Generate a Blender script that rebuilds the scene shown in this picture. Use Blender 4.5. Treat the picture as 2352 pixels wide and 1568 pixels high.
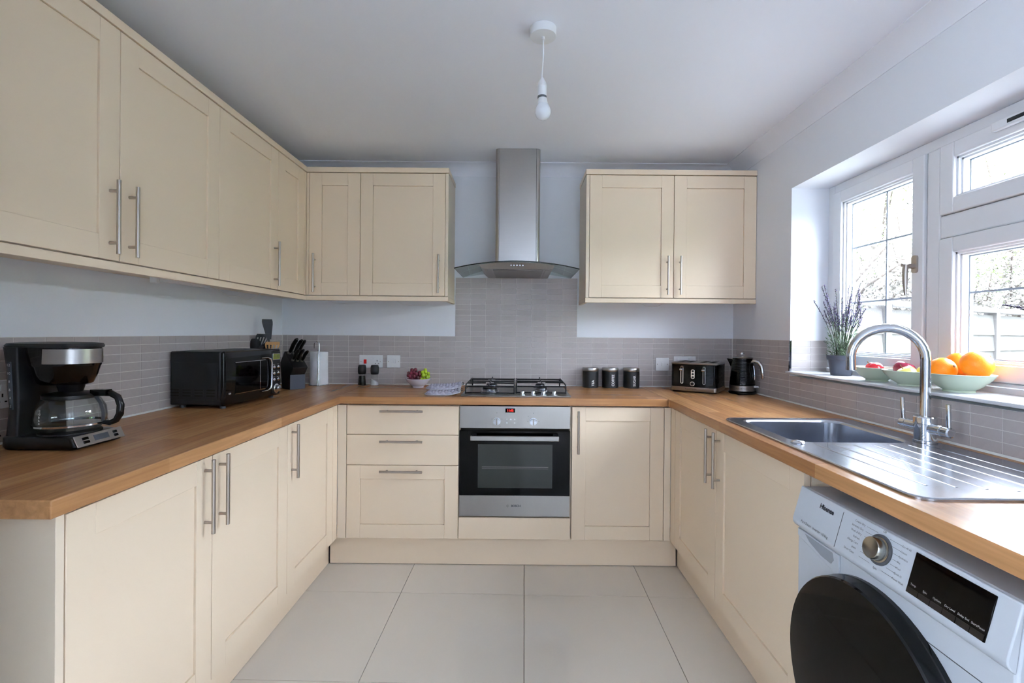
import bpy, bmesh, math, random
from mathutils import Vector, Matrix
random.seed(7)
SC = bpy.context.scene
COL = SC.collection
for o in list(bpy.data.objects): bpy.data.objects.remove(o)

# ------------------------------------------------------------------ camera
W_, H_ = 2352.0, 1568.0
yw, pi_, ro = -.0012, -.0034, .0087
F_PX, PPX, PPY = 1104.89, 1186.72, 767.42
fw = Vector((math.sin(yw)*math.cos(pi_), math.cos(yw)*math.cos(pi_), math.sin(pi_)))
r_ = fw.cross(Vector((0, 0, 1))).normalized(); u_ = r_.cross(fw)
rr = r_*math.cos(ro) + u_*math.sin(ro); uu = -r_*math.sin(ro) + u_*math.cos(ro)
cd = bpy.data.cameras.new('camera'); cam = bpy.data.objects.new('camera', cd); COL.objects.link(cam)
m = Matrix((rr, uu, -fw)).transposed().to_4x4(); m.translation = Vector((.3057, -3.1603, 1.2715))
cam.matrix_world = m
cd.sensor_fit = 'HORIZONTAL'; cd.sensor_width = 36.0; cd.lens = F_PX/W_*36.0
cd.shift_x = -(PPX - W_/2)/W_; cd.shift_y = (PPY - H_/2)/W_
cd.clip_start = .02; cd.clip_end = 200
SC.camera = cam

# ------------------------------------------------------------------ world, daylight, exposure
SKY = 40.0
wd = bpy.data.worlds.new('sky'); SC.world = wd; wd.use_nodes = True
bg = wd.node_tree.nodes['Background']; bg.inputs[0].default_value = (.79, .84, 1.0, 1); bg.inputs[1].default_value = SKY
SC.view_settings.view_transform = 'Standard'; SC.view_settings.look = 'None'
SC.view_settings.gamma = 1; SC.view_settings.use_curve_mapping = False
SC.view_settings.exposure = 0.12
SC.cycles.diffuse_bounces = 6; SC.cycles.glossy_bounces = 5; SC.cycles.transmission_bounces = 8
SC.cycles.transparent_max_bounces = 16; SC.cycles.max_bounces = 12
SC.cycles.sample_clamp_indirect = 8.0; SC.cycles.blur_glossy = 1.0

# ------------------------------------------------------------------ materials
def lin(c):
    if isinstance(c, str):
        c = tuple(int(c[i:i+2], 16)/255 for i in (0, 2, 4))
    return tuple((v/12.92 if v <= .04045 else ((v+.055)/1.055)**2.4) for v in c) + (1,)
MT = {}
def mat(name, col, rough=.5, metal=0., noise=.04, scale=30., bump=0., bscale=200., spec=.5, trans=0., ior=1.45,
        emit=None, estr=0., rnd=0., aniso=0., coat=0., stretch=(1, 1, 1), sss=0.):
    m = bpy.data.materials.new(name); m.use_nodes = True; nt = m.node_tree; N = nt.nodes; L = nt.links
    p = N['Principled BSDF']; c = lin(col)
    p.inputs['Roughness'].default_value = rough; p.inputs['Metallic'].default_value = metal
    p.inputs['Specular IOR Level'].default_value = spec; p.inputs['IOR'].default_value = ior
    p.inputs['Transmission Weight'].default_value = trans
    p.inputs['Coat Weight'].default_value = coat; p.inputs['Coat Roughness'].default_value = .08
    if aniso: p.inputs['Anisotropic'].default_value = aniso
    if sss: p.inputs['Subsurface Weight'].default_value = sss; p.inputs['Subsurface Radius'].default_value = (.01, .006, .003)
    tc = N.new('ShaderNodeTexCoord'); mp = N.new('ShaderNodeMapping'); L.new(tc.outputs['Object'], mp.inputs[0])
    mp.inputs['Scale'].default_value = stretch
    nz = N.new('ShaderNodeTexNoise'); nz.inputs['Scale'].default_value = scale; nz.inputs['Detail'].default_value = 4
    L.new(mp.outputs[0], nz.inputs[0])
    mx = N.new('ShaderNodeMix'); mx.data_type = 'RGBA'
    mx.inputs[6].default_value = tuple(v*(1-noise) for v in c[:3]) + (1,)
    mx.inputs[7].default_value = tuple(min(1, v*(1+noise)) for v in c[:3]) + (1,)
    L.new(nz.outputs[0], mx.inputs[0]); out = mx.outputs[2]
    if rnd:
        oi = N.new('ShaderNodeObjectInfo'); hs = N.new('ShaderNodeHueSaturation'); mr = N.new('ShaderNodeMapRange')
        mr.inputs[3].default_value = 1-rnd; mr.inputs[4].default_value = 1+rnd
        L.new(oi.outputs['Random'], mr.inputs[0]); L.new(mr.outputs[0], hs.inputs['Value']); L.new(out, hs.inputs['Color']); out = hs.outputs[0]
    L.new(out, p.inputs['Base Color'])
    if emit: p.inputs['Emission Color'].default_value = lin(emit); p.inputs['Emission Strength'].default_value = estr
    if bump:
        n2 = N.new('ShaderNodeTexNoise'); n2.inputs['Scale'].default_value = bscale; n2.inputs['Detail'].default_value = 3
        L.new(mp.outputs[0], n2.inputs[0]); b = N.new('ShaderNodeBump'); b.inputs['Strength'].default_value = bump
        b.inputs['Distance'].default_value = .002
        L.new(n2.outputs[0], b.inputs['Height']); L.new(b.outputs[0], p.inputs['Normal'])
    MT[name] = m; return m
def wood(name, axis, c1, c2, rough=.26):
    m = bpy.data.materials.new(name); m.use_nodes = True; nt = m.node_tree; N = nt.nodes; L = nt.links
    p = N['Principled BSDF']; p.inputs['Roughness'].default_value = rough
    p.inputs['Specular IOR Level'].default_value = .28
    geo = N.new('ShaderNodeNewGeometry'); mp = N.new('ShaderNodeMapping'); L.new(geo.outputs['Position'], mp.inputs[0])
    if axis == 'Y': mp.inputs['Rotation'].default_value = (0, 0, math.pi/2)
    br = N.new('ShaderNodeTexBrick'); br.offset = .37; br.inputs['Scale'].default_value = 1
    br.inputs['Brick Width'].default_value = .62; br.inputs['Row Height'].default_value = .058
    br.inputs['Mortar Size'].default_value = 0; br.inputs['Mortar Smooth'].default_value = 0; br.inputs['Bias'].default_value = 0
    br.inputs['Color1'].default_value = lin(c1); br.inputs['Color2'].default_value = lin(c2)
    br.inputs['Mortar'].default_value = tuple(v*.75 for v in lin(c2)[:3]) + (1,)
    L.new(mp.outputs[0], br.inputs[0])
    m2 = N.new('ShaderNodeMapping'); m2.inputs['Scale'].default_value = (2.5, 45, 45); L.new(mp.outputs[0], m2.inputs[0])
    nz = N.new('ShaderNodeTexNoise'); nz.inputs['Scale'].default_value = 1.6; nz.inputs['Detail'].default_value = 6; nz.inputs['Distortion'].default_value = .6
    L.new(m2.outputs[0], nz.inputs[0])
    cr = N.new('ShaderNodeMapRange'); cr.inputs[1].default_value = .3; cr.inputs[2].default_value = .7; cr.inputs[3].default_value = .80; cr.inputs[4].default_value = 1.14
    L.new(nz.outputs[0], cr.inputs[0])
    hs = N.new('ShaderNodeHueSaturation'); L.new(br.outputs[0], hs.inputs['Color']); L.new(cr.outputs[0], hs.inputs['Value'])
    L.new(hs.outputs[0], p.inputs['Base Color']); MT[name] = m; return m
def thin_glass(name, tint=(.97, .99, .98), refl=1.0):
    m = bpy.data.materials.new(name); m.use_nodes = True; nt = m.node_tree; N = nt.nodes; L = nt.links
    N.remove(N['Principled BSDF']); out = N['Material Output']
    t = N.new('ShaderNodeBsdfTransparent'); t.inputs[0].default_value = tint + (1,)
    g = N.new('ShaderNodeBsdfGlossy'); g.inputs['Roughness'].default_value = .01
    f = N.new('ShaderNodeFresnel'); ge = N.new('ShaderNodeNewGeometry'); mr = N.new('ShaderNodeMapRange')   # same air-to-glass reflectance on both faces of a thin pane
    mr.inputs[3].default_value = 1.45; mr.inputs[4].default_value = 1/1.45; L.new(ge.outputs['Backfacing'], mr.inputs[0]); L.new(mr.outputs[0], f.inputs[0])
    ml = N.new('ShaderNodeMath'); ml.operation = 'MULTIPLY'; ml.inputs[1].default_value = refl; L.new(f.outputs[0], ml.inputs[0])
    x = N.new('ShaderNodeMixShader'); L.new(ml.outputs[0], x.inputs[0]); L.new(t.outputs[0], x.inputs[1]); L.new(g.outputs[0], x.inputs[2])
    L.new(x.outputs[0], out.inputs[0]); MT[name] = m; return m

mat('cream_paint', 'ebd8be', .38, noise=.012, scale=4, bump=.03, bscale=60)
mat('cream_side', 'eadac3', .42, noise=.012, scale=4)
mat('wall_paint', 'eef2f8', .75, noise=.012, scale=3, bump=.05, bscale=120)
mat('ceiling_paint', 'f4f7ff', .8, noise=.01, scale=3)
mat('grout', 'dcd9d4', .8)
mat('wall_tile', 'b5aeac', .34, noise=.07, scale=55, rnd=.045, bump=.04, bscale=300)
mat('floor_tile', 'ddd6ca', .06, noise=.02, scale=6, rnd=.015, spec=.6)
mat('floor_grout', '8f8878', .8)
wood('worktop_wood_x', 'X', 'b08358', '996c45'); wood('worktop_wood_y', 'Y', 'b08358', '996c45')
mat('steel', 'b9b7b4', .3, 1, noise=.05, scale=8, stretch=(1, 1, 60))
mat('steel_h', '9c9995', .32, 1, noise=.05, scale=8, stretch=(60, 1, 1))
mat('sink_steel', 'bcc0c8', .21, 1, noise=.05, scale=40)
mat('chrome', 'dfe2e6', .04, 1, noise=0)
mat('handle_metal', 'b9b1a8', .34, 1, noise=.03)
mat('black_plastic', '0c0c0e', .28, noise=0)
mat('black_satin', '15171a', .45, noise=.02, bump=.03)
mat('black_gloss', '050506', .08, noise=0, spec=.4)
mat('black_glass', '030304', .04, noise=0, spec=.12)
mat('grey_plastic', '4a4d52', .4)
mat('white_plastic', 'eceef0', .3, noise=.01)
mat('upvc', 'e8eaee', .3, noise=.01)
mat('gasket', '15161a', .6)
mat('glazing_bar', '8a90a0', .4, .3)
mat('sill_board', 'dcdfe2', .25, noise=.06, scale=9)
mat('washer_white', 'c9d0d8', .3, noise=.01)
mat('scoop_shade', '9aa1aa', .45)
mat('print_dark', '2c3138', .6, noise=0)
mat('print_light', 'c9c9c9', .6, noise=0)
mat('print_white', 'f0f0f0', .6, noise=0)
mat('red_rocker', 'c01818', .3)
mat('led_red', 'ff2020', .5, emit='ff1c10', estr=1.1)
mat('led_green', '6f7630', .5, emit='93a32c', estr=.03)
mat('paper', 'eceef2', .9, bump=.25, bscale=160)
mat('salt', 'f4f4f4', .9, bump=.3, bscale=600)
mat('pepper', '17120e', .9, noise=.5, scale=400, bump=.5, bscale=500)
mat('ceramic', 'e6e4ee', .2)
mat('sage_ceramic', 'c6d3bf', .25, noise=.02)
mat('grape_red', '5a1626', .22, noise=.4, scale=60, rnd=.25, coat=.3)
mat('grape_green', 'a9c02a', .2, noise=.15, scale=60, rnd=.12, coat=.3, sss=.2)
mat('orange_peel', 'f58a12', .4, noise=.06, scale=20, bump=.35, bscale=220, sss=.1)
mat('apple_red', 'b3202c', .25, noise=.5, scale=18, stretch=(3, 3, .6), coat=.3)
mat('apple_plum', '7d2038', .25, noise=.35, scale=16, stretch=(3, 3, .6), coat=.3)
mat('apple_yellow', 'ded06c', .28, noise=.1, scale=25, coat=.3)
mat('stem', '6b4a2a', .7)
mat('mitt_cloth', 'a9a7b6', .9, noise=.25, scale=90, bump=.4, bscale=350)
mat('mitt_edge', 'c9c9cf', .9)
mat('mitt_inside', '14141c', .9)
mat('bamboo', 'c79a62', .5, noise=.12, scale=12, stretch=(8, 8, 1))
mat('block_black', '101014', .5)
mat('pot_grey', '474b57', .5, noise=.03)
mat('soil', '2b2119', .95, bump=.5)
mat('lav_stem', '34402f', .7, noise=.2, rnd=.1)
mat('lav_leaf', '4c6645', .7, noise=.35, scale=40, rnd=.1)
mat('lav_flower', '43385a', .8, noise=.3, scale=80)
mat('bulb_white', 'e9edf2', .25, noise=0)
mat('hood_filter', '7d7974', .35, .9, noise=.2, scale=150)
mat('fence_wood', '3f3d3b', .85, noise=.25, scale=5, stretch=(1, 1, 8), rnd=.08)
mat('fence_cap', '4a4846', .8)
mat('leaf', '4d602b', .7, noise=.35, scale=2.2, rnd=.1)
mat('leaf_pale', '5a5750', .75, noise=.3, scale=3)
mat('bark', '4a423c', .9, noise=.2)
mat('bounce_paving', 'e6e4e0', .95, noise=.2, scale=4)  # unseen outdoor paving, kept near white to bounce daylight indoors
mat('bounce_grey', '8f9296', .9)
mat('oven_window', '2c312e', .06, noise=.15, scale=7, spec=.35)  # opaque; lighter green-grey stands in for light reflected in the pane
mat('washer_door', '0c0a09', .05, noise=0, spec=.12)
mat('brushed_knob', 'b0aea6', .22, 1, aniso=.6, noise=.03)
mat('silicone', 'e2e2de', .5)
mat('shadow_gap', '1c1712', .9)
mat('gauge', '50555c', .15)
mat('water_print', 'b9bdc4', .6)
thin_glass('window_glass'); thin_glass('carafe_glass', (.93, .95, .95), 1.3); thin_glass('jar_glass', (.95, .96, .97), 1.2)
thin_glass('hood_glass', (.72, .80, .78), 1.2)
mat('glass_edge', '0e1715', .1)

# ------------------------------------------------------------------ mesh helpers
class B:
    def __init__(s): s.v = []; s.f = []; s.mi = []; s.cur = 0
    def m(s, i): s.cur = i; return s
    def add(s, vs, fs):
        k = len(s.v); s.v += [tuple(v) for v in vs]; s.f += [tuple(i+k for i in f) for f in fs]; s.mi += [s.cur]*len(fs); return s
    def box(s, x0, x1, y0, y1, z0, z1):
        x0, x1 = min(x0, x1), max(x0, x1); y0, y1 = min(y0, y1), max(y0, y1); z0, z1 = min(z0, z1), max(z0, z1)
        return s.add([(x0,y0,z0),(x1,y0,z0),(x1,y1,z0),(x0,y1,z0),(x0,y0,z1),(x1,y0,z1),(x1,y1,z1),(x0,y1,z1)],
                     [(0,3,2,1),(4,5,6,7),(0,1,5,4),(1,2,6,5),(2,3,7,6),(3,0,4,7)])
    def prism(s, poly, fn, a, b):
        """poly: list of 2d points, fn(p, q, t) -> xyz, between t = a and b"""
        n = len(poly); vs = [fn(p[0], p[1], a) for p in poly] + [fn(p[0], p[1], b) for p in poly]
        return s.add(vs, [tuple(range(n-1, -1, -1)), tuple(range(n, 2*n))] + [(i, (i+1) % n, n+(i+1) % n, n+i) for i in range(n)])
    def ring(s, rings, closed=False, cap=True):
        n = len(rings[0]); vs = [p for r in rings for p in r]; fs = []
        R = len(rings)
        for i in range(R - (0 if closed else 1)):
            a = i*n; b = ((i+1) % R)*n
            for j in range(n): fs.append((a+j, a+(j+1) % n, b+(j+1) % n, b+j))
        if cap and not closed: fs += [tuple(range(n-1, -1, -1)), tuple(range((R-1)*n, R*n))]
        return s.add(vs, fs)
    def cyl(s, p0, p1, r0, r1=None, n=16, cap=True):
        p0, p1 = Vector(p0), Vector(p1); r1 = r0 if r1 is None else r1
        d = (p1-p0).normalized(); a = d.orthogonal().normalized(); b = d.cross(a)
        f = lambda c, r: [c + a*(r*math.cos(t)) + b*(r*math.sin(t)) for t in [2*math.pi*k/n for k in range(n)]]
        return s.ring([f(p0, r0), f(p1, r1)], cap=cap)
    def tube(s, pts, r, n=8, cap=True):
        pts = [Vector(p) for p in pts]; rings = []; a = None
        for i, p in enumerate(pts):
            d = (pts[min(i+1, len(pts)-1)] - pts[max(i-1, 0)]).normalized()
            a = d.orthogonal().normalized() if a is None else (a - d*a.dot(d)).normalized()
            b = d.cross(a); q = r[i] if isinstance(r, (list, tuple)) else r
            rings.append([p + a*(q*math.cos(t)) + b*(q*math.sin(t)) for t in [2*math.pi*k/n for k in range(n)]])
        return s.ring(rings, cap=cap)
    def lathe(s, c, prof, n=32, cap=True, sq=(1, 1)):
        c = Vector(c)
        return s.ring([[c + Vector((r*sq[0]*math.cos(t), r*sq[1]*math.sin(t), z)) for t in [2*math.pi*k/n for k in range(n)]] for r, z in prof], cap=cap)
    def lathe_ax(s, c, prof, ax, n=32, cap=True):
        c = Vector(c); d = Vector(ax).normalized(); a = d.orthogonal().normalized(); b = d.cross(a)
        return s.ring([[c + d*z + a*(r*math.cos(t)) + b*(r*math.sin(t)) for t in [2*math.pi*k/n for k in range(n)]] for r, z in prof], cap=cap)
    def ball(s, c, r, n=16, k=10, sc=(1, 1, 1)):
        c = Vector(c); rings = []
        for i in range(1, k):
            ph = math.pi*i/k
            rings.append([c + Vector((r*sc[0]*math.sin(ph)*math.cos(t), r*sc[1]*math.sin(ph)*math.sin(t), -r*sc[2]*math.cos(ph))) for t in [2*math.pi*j/n for j in range(n)]])
        return s.ring(rings)
    def sheet(s, fn, nu, nv, th=None):
        """fn(u, v) -> point for u, v in 0..1 ; th: closed slab by fn2"""
        vs = [fn(i/nu, j/nv) for i in range(nu+1) for j in range(nv+1)]
        q = lambda i, j: i*(nv+1)+j
        return s.add(vs, [(q(i, j), q(i+1, j), q(i+1, j+1), q(i, j+1)) for i in range(nu) for j in range(nv)])
    def slab(s, top, bot, nu, nv):
        vt = [top(i/nu, j/nv) for i in range(nu+1) for j in range(nv+1)]; vb = [bot(i/nu, j/nv) for i in range(nu+1) for j in range(nv+1)]
        K = len(vt); q = lambda i, j: i*(nv+1)+j; fs = []
        for i in range(nu):
            for j in range(nv):
                fs.append((q(i, j), q(i+1, j), q(i+1, j+1), q(i, j+1))); fs.append((K+q(i, j), K+q(i, j+1), K+q(i+1, j+1), K+q(i+1, j)))
        for i in range(nu):
            fs.append((q(i, 0), K+q(i, 0), K+q(i+1, 0), q(i+1, 0))); fs.append((q(i, nv), q(i+1, nv), K+q(i+1, nv), K+q(i, nv)))
        for j in range(nv):
            fs.append((q(0, j), q(0, j+1), K+q(0, j+1), K+q(0, j))); fs.append((q(nu, j), K+q(nu, j), K+q(nu, j+1), q(nu, j+1)))
        return s.add(vt+vb, fs)
FR = {}
def vis(o):
    return o
def obj(name, b, m, parent=None, bev=0, seg=2, label=None, cat=None, group=None, kind=None, smooth=True, ang=35, origin=None):
    me = bpy.data.meshes.new(name)
    f0 = FR.get(parent.name if parent else None, Vector((0, 0, 0)))
    if origin is None:
        xs = list(zip(*b.v)); c = Vector(((min(xs[0])+max(xs[0]))/2, (min(xs[1])+max(xs[1]))/2, (min(xs[2])+max(xs[2]))/2))
        if cat or kind == 'structure': c.z = min(xs[2])
    else: c = Vector(origin)
    me.from_pydata([tuple(Vector(v)-c) for v in b.v], [], b.f)
    ms = m if isinstance(m, (list, tuple)) else [m]
    for x in ms: me.materials.append(MT[x])
    if len(ms) > 1: me.polygons.foreach_set('material_index', b.mi)
    bm = bmesh.new(); bm.from_mesh(me); bmesh.ops.recalc_face_normals(bm, faces=bm.faces); bm.to_mesh(me); bm.free()
    if smooth: me.shade_smooth(); me.set_sharp_from_angle(angle=math.radians(ang))
    o = bpy.data.objects.new(name, me); COL.objects.link(o); o.location = c - f0
    if parent: o.parent = parent
    FR[o.name] = c
    if bev:
        md = o.modifiers.new('bevel', 'BEVEL'); md.width = bev; md.segments = seg; md.limit_method = 'ANGLE'; md.angle_limit = math.radians(40)
        md.harden_normals = False
    tag(o, label, cat, group, kind)
    return o
def tag(o, label=None, cat=None, group=None, kind=None):
    if label: o['label'] = label
    if cat: o['category'] = cat
    if group: o['group'] = group
    if kind: o['kind'] = kind
def thing(name, loc, label, cat, group=None, rz=0, local=False, kind=None):
    o = bpy.data.objects.new(name, None); COL.objects.link(o); o.location = loc; o.rotation_euler = (0, 0, rz)
    o.empty_display_size = .05
    FR[o.name] = Vector((0, 0, 0)) if (local or rz) else Vector(loc)
    tag(o, label, cat, group, kind); return o
def shared(name, me, m, parent, c):
    """another object on an existing mesh; c in the parent's frame"""
    o = bpy.data.objects.new(name, me); COL.objects.link(o); o.parent = parent
    o.location = Vector(c) - FR.get(parent.name, Vector((0, 0, 0))); FR[o.name] = Vector(c); return o
def lettering(name, txt, size, p, u, v, m, parent, align='CENTER', lift=.0004, sx=1.0, bold=0.0):
    cu = bpy.data.curves.new(name, 'FONT'); cu.body = txt; cu.size = size; cu.align_x = align; cu.align_y = 'CENTER'
    cu.extrude = 0; cu.offset = bold; cu.resolution_u = 3
    t = bpy.data.objects.new('tmp', cu); COL.objects.link(t)
    dg = bpy.context.evaluated_depsgraph_get(); me0 = bpy.data.meshes.new_from_object(t.evaluated_get(dg))
    bpy.data.objects.remove(t)
    u = Vector(u).normalized(); v = Vector(v).normalized(); n = u.cross(v); p = Vector(p)
    b = B(); vs = [p + u*(q.co.x*sx) + v*q.co.y + n*lift for q in me0.vertices]
    b.add(vs, [tuple(f.vertices) for f in me0.polygons]); bpy.data.meshes.remove(me0)
    me = bpy.data.meshes.new(name); f0 = FR.get(parent.name, Vector((0, 0, 0)))
    me.from_pydata([tuple(Vector(q)-p) for q in b.v], [], b.f); me.materials.append(MT[m])
    o = bpy.data.objects.new(name, me); COL.objects.link(o); o.parent = parent; o.location = p - f0; FR[o.name] = p
    return o
def rrect(x0, x1, y0, y1, r, n=5):
    out = []
    for cx, cy, a in ((x1-r, y1-r, 0), (x0+r, y1-r, 90), (x0+r, y0+r, 180), (x1-r, y0+r, 270)):
        for k in range(n+1):
            t = math.radians(a+90*k/n); out.append((cx+r*math.cos(t), cy+r*math.sin(t)))
    return out
XY = lambda p, q, t: (p, q, t)
XZ = lambda p, q, t: (p, t, q)
YZ = lambda p, q, t: (t, p, q)

XL, XR, ZC = -1.24, 1.7224, 2.36
ZT, ZB = .924, .885
YREAR = -4.6
G_Y0, G_Y1, G_Z0, G_Z1 = -1.962, -.662, 1.073, 2.032     # window opening
XWIN = 1.915

# ------------------------------------------------------------------ room shell
b = B().box(XL-.2, XR+.3, YREAR-.2, .2, -.12, -.006)
fl = obj('floor', b, 'floor_grout', kind='structure')
TA = -.0143; cs, sn = math.cos(TA), math.sin(TA); me_t = None; TG = .0012
L2 = lambda a, b_, k: a+(b_-a)*k
def clip_poly(poly, ax, lim, keep_less):
    out = []
    for i in range(len(poly)):
        p, q = poly[i], poly[(i+1) % len(poly)]
        a = (p[ax] <= lim) if keep_less else (p[ax] >= lim); c = (q[ax] <= lim) if keep_less else (q[ax] >= lim)
        if a: out.append(p)
        if a != c:
            t = (lim-p[ax])/(q[ax]-p[ax]); out.append((p[0]+(q[0]-p[0])*t, p[1]+(q[1]-p[1])*t))
    return out
for i in range(-4, 4):
    for j in range(-8, 3):
        cx, cy = .3494 + .6*i + .3, -.8287 + .6*j - .3
        h = .3 - TG
        q = [(cx-h, cy-h), (cx+h, cy-h), (cx+h, cy+h), (cx-h, cy+h)]
        ox, oy = .3494, -.8287
        q = [(ox + (x-ox)*cs - (y-oy)*sn, oy + (x-ox)*sn + (y-oy)*cs) for x, y in q]
        for ax, lim, k in ((0, XL, False), (0, XR, True), (1, YREAR, False), (1, 0, True)):
            q = clip_poly(q, ax, lim, k)
            if len(q) < 3: break
        if len(q) < 3: continue
        obj('tile', B().prism(q, XY, -.006, 0.0), 'floor_tile', fl, smooth=False, bev=.0006, seg=1)

b = B().box(XL-.2, XR+.3, YREAR-.2, .2, ZC, ZC+.12)
obj('ceiling', b, 'ceiling_paint', kind='structure')
wb = obj('wall_back', B().box(XL-.2, XR+.3, 0, .2, 0, ZC), 'wall_paint', kind='structure')
# small opening added behind the camera to throw fill light on the washer
LY0, LY1, LZ0, LZ1 = -4.25, -3.40, 1.15, 1.85
wl = obj('wall_left', B().box(XL-.2, XL, LY1, 0, 0, ZC).box(XL-.2, XL, YREAR, LY0, 0, ZC).box(XL-.2, XL, LY0, LY1, 0, LZ0).box(XL-.2, XL, LY0, LY1, LZ1, ZC), 'wall_paint', kind='structure', smooth=False)
w2 = obj('window_fill', B().box(XL-.15, XL-.09, LY0, LY0+.05, LZ0, LZ1).box(XL-.15, XL-.09, LY1-.05, LY1, LZ0, LZ1).box(XL-.15, XL-.09, LY0, LY1, LZ0, LZ0+.05)
         .box(XL-.15, XL-.09, LY0, LY1, LZ1-.05, LZ1), 'upvc', kind='structure')
obj('pane', B().box(XL-.122, XL-.118, LY0+.04, LY1-.04, LZ0+.04, LZ1-.04), 'window_glass', w2)
b = B()
b.box(XR, XR+.30, YREAR, G_Y0, 0, ZC).box(XR, XR+.30, G_Y1, 0, 0, ZC).box(XR, XR+.30, G_Y0, G_Y1, 0, G_Z0-.012).box(XR, XR+.30, G_Y0, G_Y1, G_Z1, ZC)
wr = obj('wall_right', b, 'wall_paint', kind='structure', smooth=False)
obj('wall_blocker', B().box(XL, -.50, -2.62, -2.50, 0, ZC-.09), 'wall_paint', kind='structure', smooth=False)  # added out of view to keep rear light off the end panel
b = B(); RX0, RX1, RZ0, RZ1 = .3, 1.6, .04, 2.06
b.box(XL-.2, RX0, YREAR-.2, YREAR, 0, ZC).box(RX1, XR+.3, YREAR-.2, YREAR, 0, ZC).box(RX0, RX1, YREAR-.2, YREAR, 0, RZ0).box(RX0, RX1, YREAR-.2, YREAR, RZ1, ZC)
obj('wall_front', b, 'wall_paint', kind='structure', smooth=False)
# added behind the camera: glazed opening for fill light from the rear
dd_ = obj('door_fill', B().box(RX0, RX0+.07, YREAR-.14, YREAR-.08, RZ0, RZ1).box(RX1-.07, RX1, YREAR-.14, YREAR-.08, RZ0, RZ1)
         .box(RX0, RX1, YREAR-.14, YREAR-.08, RZ0, RZ0+.10).box(RX0, RX1, YREAR-.14, YREAR-.08, RZ1-.07, RZ1), 'upvc', kind='structure')
obj('pane', B().box(RX0+.06, RX1-.06, YREAR-.113, YREAR-.109, RZ0+.09, RZ1-.06), 'window_glass', dd_)
obj('wall_bounce', B().box(-4, 5, -6.3, -6.1, -.25, 2.5), 'bounce_grey', kind='structure', smooth=False)  # added out of view; reflects softened daylight through the rear opening
obj('ground_bounce', B().box(-6, 2.05, -12, YREAR-.2, -.30, -.22), 'bounce_paving', kind='structure', smooth=False)  # added pale ground, sends sky light up through the rear opening

# coving (concave cove: bottom 70 mm down the wall, 87 mm out on the ceiling)
def cove(name, fn, a, bb):
    pts = [(0, 0), (.087, 0), (.087, -.004)]
    for k in range(1, 8):
        t = math.pi/2*k/8; pts.append((.087-.080*math.sin(t), -.004-.062*(1-math.cos(t))))
    pts += [(.004, -.066), (.004, -.070), (0, -.070)]
    obj(name, B().prism(pts, fn, a, bb), 'ceiling_paint', kind='structure', ang=50)
cove('trim_1', lambda p, q, t: (t, -p, ZC+q), XL, XR)
cove('trim_2', lambda p, q, t: (XR-p, t, ZC+q), YREAR, 0)
cove('trim_3', lambda p, q, t: (XL+p, t, ZC+q), YREAR, 0)

# ------------------------------------------------------------------ wall tiles
TP, TH, GG = .1, .035, .0016
tmesh = {}
def tile_mesh(face, w, h):
    k = (face, round(w, 4), round(h, 4))
    if k in tmesh: return tmesh[k]
    a, c, d, e = w/2, h/2, .0016, .0006
    L = [(-a, -c, 0), (a, -c, 0), (a, c, 0), (-a, c, 0), (-a, -c, d-e), (a, -c, d-e), (a, c, d-e), (-a, c, d-e),
         (-a+e, -c+e, d), (a-e, -c+e, d), (a-e, c-e, d), (-a+e, c-e, d)]
    fn = {'B': lambda u, v, w_: (u, -w_, v), 'L': lambda u, v, w_: (w_, u, v), 'R': lambda u, v, w_: (-w_, u, v), 'S': lambda u, v, w_: (u, -w_, v)}[face]
    me = bpy.data.meshes.new('tile'); me.from_pydata([fn(*p) for p in L], [],
        [(0, 1, 5, 4), (1, 2, 6, 5), (2, 3, 7, 6), (3, 0, 4, 7), (4, 5, 9, 8), (5, 6, 10, 9), (6, 7, 11, 10), (7, 4, 8, 11), (8, 9, 10, 11)])
    bm = bmesh.new(); bm.from_mesh(me); bmesh.ops.recalc_face_normals(bm, faces=bm.faces)
    want = Vector(fn(0, 0, 1)); bm.faces.ensure_lookup_table()
    if bm.faces[8].normal.dot(want) < 0: bmesh.ops.reverse_faces(bm, faces=bm.faces)
    bm.to_mesh(me); bm.free(); me.materials.append(MT['wall_tile']); tmesh[k] = me; return me
def tile_field(face, parent, plane, u0, u1, z0, z1, off, zoff=.929):
    n = 0; i = math.floor((u0-off)/TP)
    while off + i*TP < u1 - .004:
        a, c = max(u0, off+i*TP), min(u1, off+(i+1)*TP); i += 1
        if c - a < .006: continue
        j = math.floor((z0-zoff)/TH + 1e-6)
        while zoff + j*TH < z1 - .004:
            e, g = max(z0, zoff+j*TH), min(z1, zoff+(j+1)*TH); j += 1
            if g - e < .006: continue
            me = tile_mesh(face, c-a-.0027, g-e-.0027)
            uc, zc = (a+c)/2, (e+g)/2
            loc = {'B': (uc, plane, zc), 'L': (plane, uc, zc), 'R': (plane, uc, zc), 'S': (uc, plane, zc)}[face]
            shared('tile', me, None, parent, loc); n += 1
    return n
gt = .0015
gr = lambda nm, b, par: obj(nm, b, 'grout', par, smooth=False)
HX0, HX1 = -.102, .698
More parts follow.
